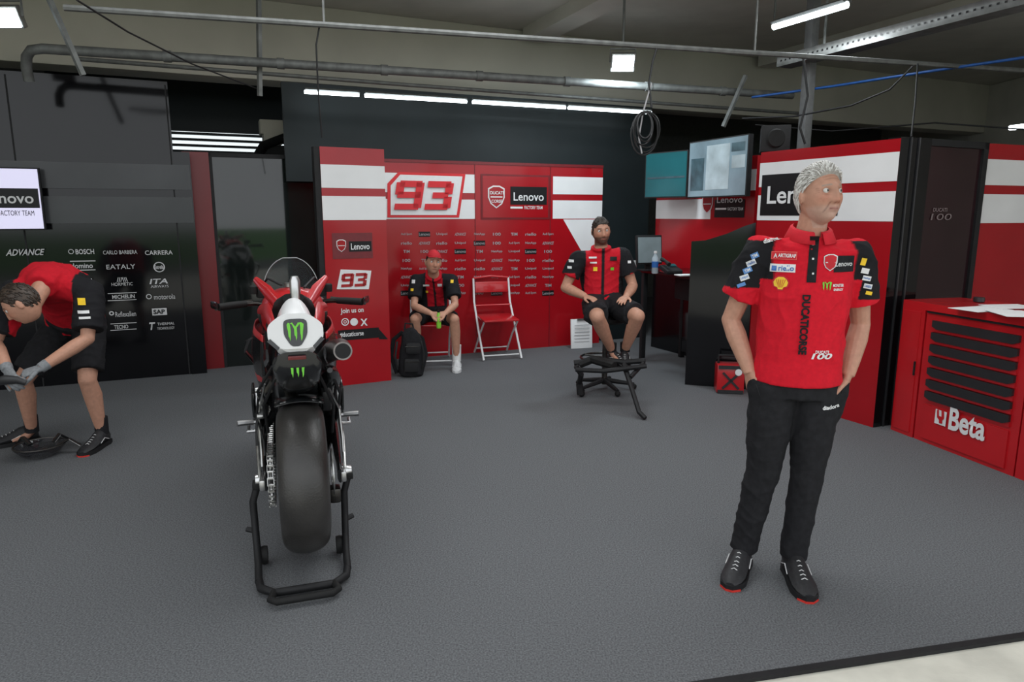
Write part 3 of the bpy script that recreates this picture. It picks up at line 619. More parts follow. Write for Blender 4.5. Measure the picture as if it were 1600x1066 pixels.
def hand(mb,w,d,n,side,curl=.5,s=1.,rf=.0088):
    w=V(w);d=V(d).normalized();n=perp(d,V(n)); l=d.cross(n)*side
    mb.tube([w-d*.01,w+d*.02*s,w+d*.06*s,w+d*.09*s],[(.026*s,.018*s),(.034*s,.017*s),(.041*s,.015*s),(.038*s,.012*s)],12,side=l)
    for k,(o,L) in enumerate(((.030,.072),(.010,.080),(-.010,.074),(-.030,.058))):
        p=w+d*(.082 if k in(1,2) else .076)*s+l*o*s; pts=[p]; a=.15
        for j,f in enumerate((.45,.32,.23)):
            a+=curl*(.7+.15*k*.3); dd=(d*math.cos(a)+n*math.sin(a)+l*(.10-.07*k)).normalized(); p=p+dd*L*f*s; pts.append(p)
        mb.tube(pts,[rf*s*1.02,rf*s,rf*s*.92,rf*s*.72],8)
    p=w+d*.022*s+l*.028*s; d2=(d*.65+l*.7+n*.25).normalized(); d3=(d*.9+l*.25+n*.35*(curl+.4)).normalized()
    mb.tube([p,p+d2*.042*s,p+d2*.042*s+d3*.03*s,p+d2*.042*s+d3*.05*s],[.014*s,.0115*s,.010*s,.0075*s],8)
def fuse(mb,name,m,parent,vox,sm=4,col=None,wr=0,label=None,stretch=1.4,wmask=None):
    me=mb.mesh('tmp'); o=bpy.data.objects.new('tmp',me); COL.objects.link(o)
    r=o.modifiers.new('r','REMESH'); r.mode='VOXEL'; r.voxel_size=vox; r.adaptivity=0
    if sm: s=o.modifiers.new('s','SMOOTH'); s.factor=.5; s.iterations=sm
    bpy.context.view_layer.update()
    me2=bpy.data.meshes.new_from_object(o.evaluated_get(bpy.context.evaluated_depsgraph_get()))
    bpy.data.objects.remove(o); bpy.data.meshes.remove(me)
    n=len(me2.vertices); co=np.zeros(n*3); me2.vertices.foreach_get('co',co); co=co.reshape(-1,3)
    if wr:
        no=np.zeros(n*3); me2.vertex_normals.foreach_get('vector',no); no=no.reshape(-1,3)
        q_=co+.03*np.sin(co[:,[1,2,0]]*17+1.3)+.012*np.sin(co[:,[2,0,1]]*43+.4); w=np.zeros(n)
        for k in range(8):
            f=rng.uniform(14,48); dv=rng.normal(size=3); dv/=np.linalg.norm(dv); dv[2]*=stretch
            ph=q_@dv*f+rng.uniform(0,6); msk=.5+.5*np.sin(co@rng.normal(size=3)*6+rng.uniform(0,6))
            w+=(1-np.abs(np.sin(ph)))**2*(22/f)*msk
        w=(w-w.mean())*wr
        if wmask is not None: w=w*wmask(co)
        co=co+no*w[:,None]
    if col is not None:
        c=np.clip(col(co),0,1); ca=me2.color_attributes.new('Col','FLOAT_COLOR','POINT'); ca.data.foreach_set('color',np.c_[c,np.ones(n)].ravel())
    inv=np.array(MATX[parent.name].inverted()); cl=co@inv[:3,:3].T+inv[:3,3]
    me2.vertices.foreach_set('co',cl.ravel()); me2.polygons.foreach_set('use_smooth',[True]*len(me2.polygons)); me2.update(); me2.name=name
    me2.materials.clear(); me2.materials.append(m)
    ob=bpy.data.objects.new(name,me2); COL.objects.link(ob); ob.parent=parent
    if label: ob['label']=label
    MATX[ob.name]=MATX[parent.name]
    bv=BVHTree.FromPolygons([V(p) for p in co],[tuple(p.vertices) for p in me2.polygons])
    return ob,bv
def shoe(root,heel,dirv,L=.28,m=m_shoe,accent=True,sole=m_sole,solem=None):
    heel=V(heel); d=V(dirv).normalized(); l=d.cross(V((0,0,1))); up=V((0,0,1))
    k=L/.28; R=[]
    for t_,w,h in ((-.005,.024,.095),(.02,.038,.115),(.06,.042,.12),(.10,.043,.112),(.13,.044,.095),(.17,.047,.076),(.22,.049,.060),(.26,.040,.048),(.285,.020,.034)):
        c=heel+d*t_*k; R.append([c+l*(w*k*math.cos(a)*(1 if math.sin(a)<.2 else .85))+up*(.015+ (h-.015)*(.5+.5*math.sin(a)))*k for a in np.linspace(0,2*PI,17)[:-1]])
    g=MB(); g.loft(R); up_=g.build('shoe',m,root,world=True)
    g=MB(); O=[(-.014,.026),(.03,.042),(.09,.042),(.16,.050),(.22,.053),(.27,.041),(.296,.014)]
    ol=[heel+d*a*k+l*b*k for a,b in O]+[heel+d*a*k-l*b*k for a,b in O[::-1]]
    g.loft([[p_+up*.001 for p_ in ol],[p_+up*.012 for p_ in ol],[p_+up*.026*k for p_ in ol]])
    g.build('sole',solem or m_matte,up_,world=True)
    if accent:
        g=MB(); ol=[heel+d*a*k*1.005+l*b*k*1.02 for a,b in O[5:]]+[heel+d*a*k*1.005-l*b*k*1.02 for a,b in O[5:][::-1]]; g.loft([[p_ for p_ in ol],[p_+up*.009 for p_ in ol]]); g.build('sole_tip',sole,up_,world=True)
    g=MB()
    for j in range(5):
        tt=.125+.022*j; z=(.094,.084,.075,.069,.063)[j]
        g.tube([heel+d*tt*k+l*.024*k+up*(z-.012)*k,heel+d*(tt+.004)*k+up*(z+.004)*k,heel+d*tt*k-l*.024*k+up*(z-.012)*k],.0022,6)
    g.build('laces',m_lace,up_,world=True)
    for s in (-1,1): MB().tube([heel+d*.05*k+s*l*.044*k+up*.045,heel+d*.1*k+s*l*.046*k+up*.066*k,heel+d*.15*k+s*l*.049*k+up*.045*k],.0025,6).build('side_stripe',m_lace,up_,world=True)
def mix(a,b,w): return a*(1-w[:,None])+np.array(b)[None,:]*w[:,None]
def facecol(co,Hm,skin,brow,beard=None,lip=(.45,.16,.13),age=0):
    inv=np.array(Hm.inverted()); p=co@inv[:3,:3].T+inv[:3,3]; x,y,z=p.T; c=np.tile(np.array(skin),(len(co),1)).astype(float)
    near=(np.abs(z)<.13)&(np.abs(x)<.1)&(np.abs(y)<.13); fr=near&(y<-.04)
    r=near*gs(np.abs(x)-.04,.02)*gs(z+.02,.02)*(y<-.02); c=mix(c,(skin[0]*1.05,skin[1]*.75,skin[2]*.7),r*.6)
    r=fr*gs(x,.014)*gs(z+.03,.012); c=mix(c,(skin[0]*1.05,skin[1]*.75,skin[2]*.7),r*.5)
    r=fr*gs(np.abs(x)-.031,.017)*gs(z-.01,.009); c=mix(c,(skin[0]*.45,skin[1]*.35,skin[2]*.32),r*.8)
    r=fr*gs(np.abs(x)-.007,.003)*gs(z+.040,.003); c=mix(c,(.12,.05,.04),r*.6)
    if age:
        dk=(skin[0]*.45,skin[1]*.33,skin[2]*.30)
        r=fr*gs(np.abs(x)-(.021+.35*(-z-.035)),.0024)*sst((-.032-z)/.006)*sst((z+.078)/.008); c=mix(c,dk,r*age)
        for zz_ in (.052,.063,.074): c=mix(c,dk,fr*gs(z-zz_-.004*np.cos(x*60),.0014)*sst((.04-np.abs(x))/.01)*age*.6)
        c=mix(c,dk,fr*gs(z+.008-.25*(np.abs(x)-.031),.0024)*gs(np.abs(x)-.033,.013)*age*.65)
        for k in (-.006,.001,.008): c=mix(c,dk,near*(y<-.03)*gs(z-.008-k-.3*(np.abs(x)-.055)*(k*100),.0013)*sst((np.abs(x)-.050)/.004)*sst((.064-np.abs(x))/.004)*age*.55)
        c=mix(c,(.5,.45,.42),near*(y<.0)*sst((-.04-z)/.02)*.22)
    if beard is not None:
        b=fr*sst((-.036-z)/.012)*.9; b=np.maximum(b,near*(y<.015)*sst((-.04-z)/.012)*sst((z+.135)/.02)); b=np.maximum(b,near*(y<.02)*(y>-.03)*(np.abs(x)>.05)*sst((.01-z)/.01)*.8); b*=1-gs(x,.02)*gs(z+.062,.007); c=mix(c,beard,np.clip(b,0,1)*.8)
    c=mix(c,lip,fr*sst((.024-np.abs(x))/.005)*sst((.0075-np.abs(z+.061))/.003)*.8)
    c=mix(c,(.12,.03,.025),fr*sst((.022-np.abs(x))/.004)*sst((.0022-np.abs(z+.0605))/.002)*.8)
    c=mix(c,brow,fr*sst((.0185-np.abs(np.abs(x)-.031))/.006)*sst((.0045-np.abs(z-.029+.12*(np.abs(x)-.031)))/.003)*.85)
    return c
def eyes(root,Hm):
    for s in (-1,1):
        g=MB(); c=Hm@V((s*.031,-.0725,.008)); g.ball(c,.0115,0,12,8); e_=g.build('eye',m_eye,root,world=True)
        g=MB(); c=Hm@V((s*.031+.001,-.0800,.008)); g.ball(c,.0056,0,10,6); g.build('iris',m_iris,e_,world=True)
def figure(root,J,Hm,skin,vox,R=1.,brow=(.2,.15,.12),beard=None,handcurl=(.5,.5),lip=(.45,.16,.13),nr=.056,age=0):
    g=MB(); S=V(J['shR'])-V(J['shL']); S.normalize(); pe=V(J['hip']);nk=V(J['neck']); mid=V(J.get('mid',pe.lerp(nk,.5)))
    path=lambda t_:(pe*(1-t_)**2+mid*2*t_*(1-t_)+nk*t_*t_)
    g.tube([path(a) for a in (-.03,.2,.5,.75,.9,1.)],[(.13*R,.082*R),(.145*R,.095*R),(.165*R,.11*R),(.16*R,.1*R),(.11*R,.075*R),(.06,.055)],20,side=S)
    hc=Hm@V((0,.018,-.045)); g.tube([nk-(hc-nk)*.3,nk,nk.lerp(hc,.5),hc],[.07,nr*1.08,nr,nr],16)
    addhead(g,Hm)
    for s,k in (('L',0),('R',1)):
        sh,el,wr=V(J['sh'+s]),V(J['el'+s]),V(J['wr'+s])
        g.ball(sh,.055*R); g.tube([path(.85),sh],[.06*R,.055*R],14); g.tube([sh,sh.lerp(el,.5),el],[.052*R,.046*R,.038*R],14); g.ball(el,.039*R)
        g.tube([el,el.lerp(wr,.3),el.lerp(wr,.7),wr],[.039*R,.043*R,.035*R,.027*R],14)
        hd=J['hd'+s]; hand(g,wr,hd[0],hd[1],hd[2],handcurl[k],1.0)
        hp,kn,an=V(J['hp'+s]),V(J['kn'+s]),V(J['an'+s])
        g.ball(hp,.076*R); g.tube([pe,hp],[.076,.074],14); g.tube([hp,hp.lerp(kn,.5),kn],[.076*R,.070*R,.056*R],16); g.ball(kn,.056*R)
        g.tube([kn,kn.lerp(an,.3)+V((0,.012,0)),kn.lerp(an,.75),an],[.054*R,.058*R,.041*R,.034*R],14)
        td=V(J['td'+s]).normalized(); g.tube([an,an+td*.03+V((0,0,-.04)),an+td*.12+V((0,0,-.06))],[.032,(.024,.024),(.024,.012)],10,side=td.cross(V((0,0,1))))
    fuse(g,'body',m_skin,root,vox,3,col=lambda co:facecol(co,Hm,skin,brow,beard,lip,age))
    eyes(root,Hm)
    return path,S
def shirt(root,J,path,S,rings,colf,vox,slv=.62,sr=(.075,.08,.078),wr=.0014,col=True,wmask=None):
    g=MB(); g.tube([path(r[0]) for r in rings],[(r[1],r[2]) for r in rings],28,side=S)
    if col:
        ax_=(path(1.)-path(.8)).normalized(); a1=perp(ax_,S); a2=ax_.cross(a1); c0=path(1.)+ax_*.012
        g.tube([c0+a1*(.068*math.cos(a))+a2*(.066*math.sin(a)) for a in np.linspace(0,2*PI,25)[:-1]],[(.013,.024)]*24,8,closed=True)
    for s in 'LR':
        sh,el=V(J['sh'+s]),V(J['el'+s]); g.ball(sh,sr[0]*.97); g.tube([path(.8),sh],[.09,sr[0]*.95],14)
        g.tube([sh,sh.lerp(el,slv*.5),sh.lerp(el,slv)],list(sr),18)
    return fuse(g,'shirt',m_fabR,root,vox,5,col=colf,wr=wr,wmask=wmask)
def legsw(root,J,name,frac,radii,vox,m=m_fabB,hipr=(.175,.125),wr=.0014,S=None,pock=None,top=.1,low=.06):
    g=MB(); pe=V(J['hip']);nk=V(J['neck']); ax=(nk-pe).normalized()
    g.tube([pe-ax*low,pe+ax*.02,pe+ax*top],[(hipr[0]*.97,hipr[1]*.97),hipr,(hipr[0]*.93,hipr[1]*.93)],20,side=S)
    if pock:
        for P_ in pock: g.tube([V(a) for a,_ in P_],[r for _,r in P_],14)
    for s in 'LR':
        hp,kn,an=V(J['hp'+s]),V(J['kn'+s]),V(J['an'+s]); g.ball(hp,radii[0]*.98); g.tube([pe,hp],[radii[0],radii[0]*.97],14)
        if frac<=1: g.tube([hp,hp.lerp(kn,frac*.5),hp.lerp(kn,frac)],[radii[0],radii[1],radii[2]],16)
        else:
            e_=kn+(an-kn)*(frac-1); g.ball(kn,radii[2]*.97); g.tube([hp,hp.lerp(kn,.5),kn],list(radii[:3]),18); g.tube([kn,kn.lerp(e_,.5),e_],[radii[2],radii[3],radii[4]],18)
    return fuse(g,name,m,root,vox,5,wr=wr,stretch=2.2)
def decals(root,bv,name,mats,items,X,dirv,label=None):
    g=MB()
    for it in items: it(g)
    Xi=X.inverted(); nn=V(dirv).normalized(); keepv=[]
    for v in g.v:
        off=(Xi@v).z; h=bv.ray_cast(v-nn*.6,nn,1.6)
        keepv.append((h[0]-nn*(off+.0022)) if h[0] else v)
    g.v=keepv
    return g.build(name,mats,root,world=True,flat=True,label=label)
# ---- standing man
b0=V((1.16,2.83,0)); man=thing('person','silver-haired person in red and black team shirt standing with hands in pockets','person',b0)
J=dict(hip=(1.205,2.86,.93),neck=(1.225,2.875,1.475),mid=(1.205,2.835,1.2),shL=(1.035,2.905,1.415),shR=(1.405,2.84,1.41),elL=(.95,2.97,1.12),elR=(1.485,2.91,1.11),wrL=(1.015,2.875,.905),wrR=(1.415,2.84,.90),
  hdL=((.28,-.05,-1),(.6,.3,0),1),hdR=((-.28,-.05,-1),(-.6,.3,0),-1),
  hpL=(1.12,2.87,.85),hpR=(1.295,2.86,.85),knL=(1.095,2.86,.49),knR=(1.28,2.84,.49),anL=(1.045,2.90,.1),anR=(1.245,2.84,.09),tdL=(-.45,-.9,0),tdR=(-.12,-1,0))
Hm=T((1.232,2.83,1.645))@Rz(math.radians(16))@Rx(math.radians(-6))
path,S=figure(man,J,Hm,(.49,.26,.18),.0034,1.0,brow=(.30,.24,.20),lip=(.40,.18,.15),age=.85)
def cf(co):
    c=np.tile(np.array(RED),(len(co),1)); dx=np.abs(co[:,0]-1.22); z=co[:,2]
    bl=(dx>.158-.25*np.clip(z-1.42,0,1))&(z<1.465)&((dx>.195)|(z>1.31))&(z>1.1)
    lowe=np.where(co[:,0]<1.2,1.268,1.225); cuff=(dx>.195)&(z<lowe)
    c[bl]=(.012,.012,.014); c[cuff]=RED
    pip=(np.abs(dx-(.158-.25*np.clip(z-1.42,0,1)))<.003)&(z>1.31)&(z<1.462); c[pip]=(.25,.01,.015)
    return c
rings=[(-.09,.188,.134),(.08,.173,.126),(.3,.172,.128),(.55,.184,.133),(.78,.186,.12),(.9,.145,.1),(1.0,.08,.074)]
so,bv=shirt(man,J,path,S,rings,cf,.0055,slv=.66,sr=(.070,.077,.084),wr=.0062,col=False,wmask=lambda co:sst((co[:,2]-.90)/.08)*.85+.15)
cc=V(J['neck'])
g=MB(); n_=28
ring=lambda r1,r2,dz,dy: [cc+V((r1*math.sin(a),-r2*math.cos(a)+dy,dz-.02*math.cos(a))) for a in np.linspace(.2,2*PI-.2,n_)]
ri=[ring(.074,.072,.0,-.003),ring(.069,.067,.045,-.004),ring(.08,.08,.04,-.006),ring(.1,.102,-.005,-.004)]
vs=[p_ for r in ri for p_ in r]; fs=[(i*n_+j,i*n_+j+1,(i+1)*n_+j+1,(i+1)*n_+j) for i in range(3) for j in range(n_-1)]
g.add(vs,fs); co_=g.build('collar',mat('collar_red',RED,.85,0,.06,60),man,world=True)
co_.modifiers.new('s','SOLIDIFY').thickness=.003
dm=V((.40,.917,0)).normalized(); pM=V((1.19,2.86,0))-dm*.25; XM,_=frame((pM.x,pM.y),(pM.x+dm.y,pM.y-dm.x))
def mp(px,py): return q(XM,px,py)
SCL=.00243
def mt(t_,px,py,w,h,mi,rot=0,bold=.02,n=.003,shear=0):
    c=mp(px,py); return lambda g:g.text(t_,XM,c[0],c[1],w*SCL,h*SCL,mi,n,bold,shear,rot)
def mr_(px,py,w,h,mi,n=.0015,rot=0):
    c=mp(px,py)
    def f(g):
        k=len(g.v); g.rect(XM,-w*SCL/2,-h*SCL/2,w*SCL/2,h*SCL/2,mi,n,gx=8,gz=8)
        Rm=XM@T((c[0],c[1],0))@Rz(rot)@XM.inverted()
        for i in range(k,len(g.v)): g.v[i]=Rm@g.v[i]
    return f
sh0=mp(1217,447)
PEC=[(-.3,-1),(.3,-1),(.4,-.7),(.85,-.5),(1,.1),(.75,.6),(.35,.95),(-.35,.95),(-.75,.6),(-1,.1),(-.85,-.5),(-.4,-.7)]
pl=[mr_(1270,408,14,76,2),mt('DUCATICORSE',1256,515,100,13,2,rot=-PI/2,bold=.045,n=.004)]+[mr_(1270,y_,3,3,1,n=.003) for y_ in (385,408,432)]+[
    mr_(1222,403,40,13,3),mr_(1222,403,38,11,0,n=.003),mt('ARTIGRAF',1227,403,28,6,1,bold=.03,n=.0045),mt('A',1208,403,6,7,1,bold=.03,n=.0045),
    mr_(1220,423,40,13,1),mt('riello',1226,423,24,9,4,bold=.02),mr_(1206,423,8,8,4,n=.003),
    mr_(1322,418,30,26,2),mt('Lenovo',1322,418,25,8,1,bold=.01,n=.004),
    mt('MONSTER',1312,453,16,5,1,bold=.03),mt('ENERGY',1312,460,14,4,1,bold=.03),
    mt('DUCATI',1285,561,20,5,1,bold=.03,n=.004),mt('100',1285,568,30,10,1,bold=.03,shear=.3,n=.004),
    lambda g:shield(g,XM,*mp(1299,415),.05,.065,1,0,.002),
    lambda g:claw(g,XM,*mp(1293,453),.034,.034,5,.003),
    lambda g:g.poly(XM,[(sh0[0]+.034*a,sh0[1]+.031*b) for a,b in PEC],0,.002),
    lambda g:g.poly(XM,[(sh0[0]+.028*a,sh0[1]+.025*b) for a,b in PEC],6,.004)]+[
    (lambda g,k=k:g.poly(XM,[(sh0[0]+.0033*k-.0006,sh0[1]-.018),(sh0[0]+.0033*k+.0006,sh0[1]-.018),(sh0[0]+.0088*k+.0012,sh0[1]+.014),(sh0[0]+.0088*k-.0012,sh0[1]+.014)],0,.006)) for k in (-2,-1,0,1,2)]+[
    mt('diadora',1202,376,28,8,1,rot=.3,bold=.03,n=.004),
    mr_(1174,403,13,9,7,rot=.45),mt('TIM',1174,403,9,5,1,rot=.45,bold=.04),mr_(1168,415,16,9,1,rot=.45),mt('riello',1168,415,13,5,4,rot=.45),
    mr_(1162,427,15,9,7,rot=.45),mt('TIM',1162,427,10,5,1,rot=.45,bold=.03),mr_(1157,439,15,9,1,rot=.4),mt('Unipol',1157,439,12,5,7,rot=.4,bold=.02),mr_(1152,451,14,6,7,rot=.4),
    mr_(1356,416,8,12,6,rot=-.2),mr_(1359,432,12,9,1,rot=-.2),mr_(1362,445,13,8,1,rot=-.2),mt('NetApp',1362,445,11,4,4,rot=-.2),mr_(1364,459,13,8,1,rot=-.2),mt('CARRERA',1364,459,11,4,4,rot=-.2),mr_(1366,471,10,6,6,rot=-.2)]
m_rfab=mat('patch_red',(.55,.01,.02),.7); m_dred=mat('patch_outline',(.75,.12,.1),.7)
decals(man,bv,'shirt_print',[m_rfab,m_txtw,m_fabB,m_dred,m_pblue,m_green,m_gold,mat('patch_blue',(.1,.25,.55),.7)],pl,XM,dm)
po,pbv=legsw(man,J,'trousers',2.03,[.100,.093,.071,.063,.058],.0065,hipr=(.168,.115),wr=.0036,S=S,top=.0,low=.12,
  pock=[[((1.045,2.875,.885),(.038,.04)),((1.05,2.87,.84),.046),((1.065,2.86,.76),.048),((1.08,2.86,.68),.04)],[((1.385,2.84,.885),(.038,.04)),((1.38,2.84,.84),.046),((1.36,2.84,.76),.048),((1.335,2.84,.68),.04)]])
decals(man,pbv,'trouser_print',[m_txtw],[mt('diadora',1300,658,26,7,0,rot=.1,bold=.03,n=.004)],XM,dm)
for pts in ([(1176,590),(1182,602),(1187,618)],[(1324,590),(1319,602),(1314,618)]):
    P=[]
    for a_,b_ in pts:
        w_=at(a_,b_,2.7); h=pbv.ray_cast(V((0,0,H)),(w_-V((0,0,H))).normalized())
        if h[0] and h[0].y<3.1: P.append(h[0])
    if len(P)>1: MB().tube(P,.002,6).build('pocket_seam',m_matte,man,world=True)
hairmesh(Hm,[.082,.073,.055,.030,.018,-.036,-.058],.005,'hair',m_hairG,man,n=1300,L=.95,r=.0023,lift=.007,m2=m_hairG2,front=.010,jt=.12,sweep=.55)
shoe(man,V(J['anL'])+V((.025,.05,-.1)),(-.5,-.87,0),.29); shoe(man,V(J['anR'])+V((.005,.055,-.09)),(-.1,-1,0),.29)
# ---- bearded seated man
b0=V((.84,6.12,0)); mn=thing('person','bearded dark-haired person in team shirt and black shorts sitting on the stool','person',b0)
J=dict(hip=(.82,6.1,.80),neck=(.775,6.07,1.275),mid=(.79,6.18,1.0),shL=(.575,6.03,1.19),shR=(.965,6.08,1.215),elL=(.465,6.02,.94),elR=(1.065,6.07,.95),wrL=(.62,5.84,.885),wrR=(.97,5.84,.88),
 hdL=((.6,-.6,-.12),(.1,0,-1),-1),hdR=((-.45,-.8,-.12),(-.1,0,-1),1),hpL=(.72,6.05,.79),hpR=(.89,6.05,.79),knL=(.70,5.62,.74),knR=(1.04,5.66,.74),anL=(.86,5.86,.42),anR=(.98,5.88,.42),tdL=(.35,-.8,-.1),tdR=(-.1,-.9,-.1))
Hm=T((.766,6.02,1.43))@Rz(math.radians(6))@Ry(math.radians(-6))@Rx(math.radians(5))
path,S=figure(mn,J,Hm,(.48,.25,.17),.006,1.08,brow=(.02,.014,.01),beard=(.035,.023,.018),handcurl=(.25,.25))
def cf2(xc):
    def f(co):
        c=np.tile(np.array((.50,.009,.02)),(len(co),1)); dx=np.abs(co[:,0]-xc); c[(dx>.15)]=(.012,.012,.014); c[(dx<.015)&(co[:,1]<6.1)]=(.012,.012,.014); c[(dx>.24)&(co[:,2]<1.07)]=(.50,.009,.02); return c
    return f
so,bv=shirt(mn,J,path,S,[(-.02,.185,.135),(.25,.185,.14),(.55,.19,.14),(.78,.19,.125),(.9,.145,.1),(1,.075,.07)],cf2(.785),.009,slv=.62,sr=(.078,.082,.082),wr=.006)
Xf,_=frame((0,5.8),(1,5.8))
def fp(px,py,Y): p_=at(px,py,Y); return p_.x,p_.z
def small(X,Y,lst):
    out=[]
    for px,py,w,h,mi in lst:
        c=fp(px,py,Y); out.append(lambda g,c=c,w=w,h=h,mi=mi:g.rect(X,c[0]-w/2,c[1]-h/2,c[0]+w/2,c[1]+h/2,mi,.003,gx=3,gz=2))
    return out
decals(mn,bv,'shirt_print',[m_txtw,m_gold,m_txtb,m_green],small(Xf,5.95,[(927,403,.07,.016,0),(960,405,.06,.035,2),(931,421,.035,.035,1),(958,421,.03,.025,3),(928,411,.06,.014,0),(893,408,.04,.022,0),(890,418,.035,.02,0),(985,410,.03,.022,0)]),Xf,(0,1,0))
legsw(mn,J,'shorts',.86,[.108,.108,.1],.009,wr=.004,S=S)
hairmesh(Hm,[.066,.060,.036,.008,-.01,-.05,-.062],.001,'hair',m_hairD,mn,n=420,L=.55,r=.003,lift=.004,m2=m_hairD2,front=.004,jt=.18)
for s in 'LR':
    a_=V(J['an'+s]); MB().tube([a_+V((0,0,.06)),a_+V((0,0,-.02))],[.044,.042],12).build('sock',m_fabB,mn,world=True)
    shoe(mn,a_+V((0,.05,-.11)),J['td'+s],.27,accent=False)
# ---- rider in cap
b0=V((-.86,7.25,0)); rd=thing('person','person in red cap and white socks leaning forward on the folding chair','person',b0)
J=dict(hip=(-.86,7.32,.53),neck=(-.80,7.06,.96),mid=(-.85,7.34,.8),shL=(-.98,7.08,.905),shR=(-.62,7.11,.90),elL=(-.99,6.93,.66),elR=(-.575,6.95,.67),wrL=(-.80,6.80,.60),wrR=(-.66,6.80,.605),
 hdL=((.9,-.35,-.1),(0,.5,-.8),-1),hdR=((-.85,-.4,-.15),(0,.5,-.8),1),hpL=(-.94,7.28,.52),hpR=(-.77,7.28,.52),knL=(-.98,6.90,.53),knR=(-.58,6.88,.53),anL=(-.98,7.05,.1),anR=(-.57,6.98,.1),tdL=(-.3,-.9,0),tdR=(.05,-1,0))
Hm=T((-.79,6.97,1.095))@Rz(math.radians(18))@Ry(math.radians(5))@Rx(math.radians(0))
path,S=figure(rd,J,Hm,(.50,.26,.175),.006,.92,brow=(.05,.03,.02),handcurl=(.6,.6))
def cf3(co):
    c=np.tile(np.array((.012,.012,.014)),(len(co),1)); c[(np.abs(co[:,0]+.8)<.085)&(co[:,2]>.62)]=(.48,.009,.02); c[(np.abs(co[:,0]+.8)<.012)]=(.012,.012,.014); return c
so,bv=shirt(rd,J,path,S,[(-.02,.155,.115),(.25,.16,.12),(.55,.17,.125),(.78,.17,.11),(.9,.125,.09),(1,.068,.064)],cf3,.009,slv=.7,sr=(.068,.073,.076),wr=.005)
Xf2,_=frame((0,6.8),(1,6.8))
decals(rd,bv,'shirt_print',[m_txtw,m_gold,m_txtb,m_green],small(Xf2,7.0,[(665,447,.06,.02,0),(686,447,.045,.03,0),(646,440,.035,.035,0),(645,452,.03,.025,1),(706,440,.03,.03,1),(665,458,.025,.025,1)]),Xf2,(0,1,0))
legsw(rd,J,'shorts',.8,[.092,.09,.085],.009,hipr=(.15,.11),wr=.004,S=S)
D,fs=headgrid(64,44); P=headshape(D); h=sst((P[:,2]-.050)/.01)
P=P+D*(h*.009-(1-h)*.012)[:,None]; g=MB(); g.add([V(p_) for p_ in P],fs,0,Hm)
m_cap=mat('cap_red',(.5,.01,.02),.8); cp=g.build('cap',m_cap,rd,world=True)
g=MB(); n_=13; R_o=[];R_i=[]
for k in range(n_):
    a=(k/(n_-1)-.5)*2.2; R_i.append(Hm@V((.074*math.sin(a),-.084*math.cos(a)-.002,.060))); R_o.append(Hm@V((.08*math.sin(a),-.125*math.cos(a)-.012,.062-.01*abs(math.sin(a)))))
g.add(R_i+R_o,[(k,k+1,n_+k+1,n_+k) for k in range(n_-1)]); br=g.build('brim',m_cap,cp,world=True); br.modifiers.new('s','SOLIDIFY').thickness=.004
hairmesh(Hm,[.09,.09,.06,.01,-.01,-.04,-.05],.003,'hair',m_hairB,rd,n=80,r=.004,lift=.002)
for s in 'LR':
    a_=V(J['an'+s]); MB().tube([a_+V((0,0,.15)),a_+V((0,0,-.02))],[.048,.043],12).build('sock',m_sock,rd,world=True)
    shoe(rd,a_+V((0,.05,-.1)),J['td'+s],.26,m=m_lace,accent=False,solem=m_lace)
c=V((-.725,6.76,.56)); t=thing('drink_bottle','small green drink bottle held by the person in the cap','bottle',c)
MB().lathe([(.02,-.1),(.024,-.09),(.024,.02),(.012,.05),(.012,.06)],(0,0,0)).build('body',m_bgreen,t); MB().lathe([(.014,.06),(.014,.08)],(0,0,0)).build('cap',m_txtb,t)
# ---- mechanic
b0=V((-3.05,4.55,0)); mc=thing('person','person in grey gloves and black shorts bending over at the left edge','person',b0)
J=dict(hip=(-2.98,4.68,.86),neck=(-2.82,4.15,1.15),mid=(-2.90,4.45,1.22),shL=(-2.99,4.14,1.10),shR=(-2.60,4.24,1.09),elL=(-3.04,3.99,.83),elR=(-2.57,4.12,.83),wrL=(-2.90,3.88,.69),wrR=(-2.74,3.92,.69),
 hdL=((.35,-.3,-.35),(.6,.3,-.6),-1),hdR=((-.8,-.3,-.25),(-.3,.2,-.8),1),hpL=(-3.07,4.68,.84),hpR=(-2.89,4.68,.84),knL=(-3.26,4.48,.48),knR=(-2.84,4.50,.48),anL=(-3.34,4.62,.1),anR=(-2.83,4.58,.1),tdL=(-.75,-.6,0),tdR=(.0,-1,0))
Hm=T((-2.855,3.995,1.06))@Rz(math.radians(-72))@Rx(math.radians(38))
path,S=figure(mc,J,Hm,(.48,.25,.17),.005,1.,brow=(.05,.03,.02),handcurl=(.7,.7),nr=.05)
ax=(V(J['neck'])-V(J['hip'])).normalized(); Sn=np.array(S); nk_=np.array(J['neck'])
def cf4(co):
    c=np.tile(np.array((.50,.009,.02)),(len(co),1)); u=(co-nk_)@Sn; al=(co-nk_)@np.array(ax); c[(np.abs(u)>.155)&(al>-.34)]=(.012,.012,.014); return c
so,bv=shirt(mc,J,path,S,[(-.04,.175,.125),(.25,.18,.13),(.55,.19,.13),(.78,.19,.125),(.9,.15,.105),(1.0,.09,.085),(1.06,.075,.07)],cf4,.008,slv=.82,sr=(.085,.088,.088),wr=.006)
Xf3=M.Identity(4)
upn=V(S).cross(ax)*-1
if upn.z<0: upn=-upn
for j,cv in enumerate((V(S),ax,upn)):
    for i_ in range(3): Xf3[i_][j]=cv[i_]
pp=path(.9)+upn*.05
for i_ in range(3): Xf3[i_][3]=pp[i_]
decals(mc,bv,'shirt_print',[m_txtw,m_gold,m_txtb],[lambda g:g.text('Lenovo',Xf3,-.02,-.1,.13,.035,0,.003,.02,0,PI),lambda g:shield(g,Xf3,-.02,-.2,.05,.06,0,0,.003)],Xf3,-upn)
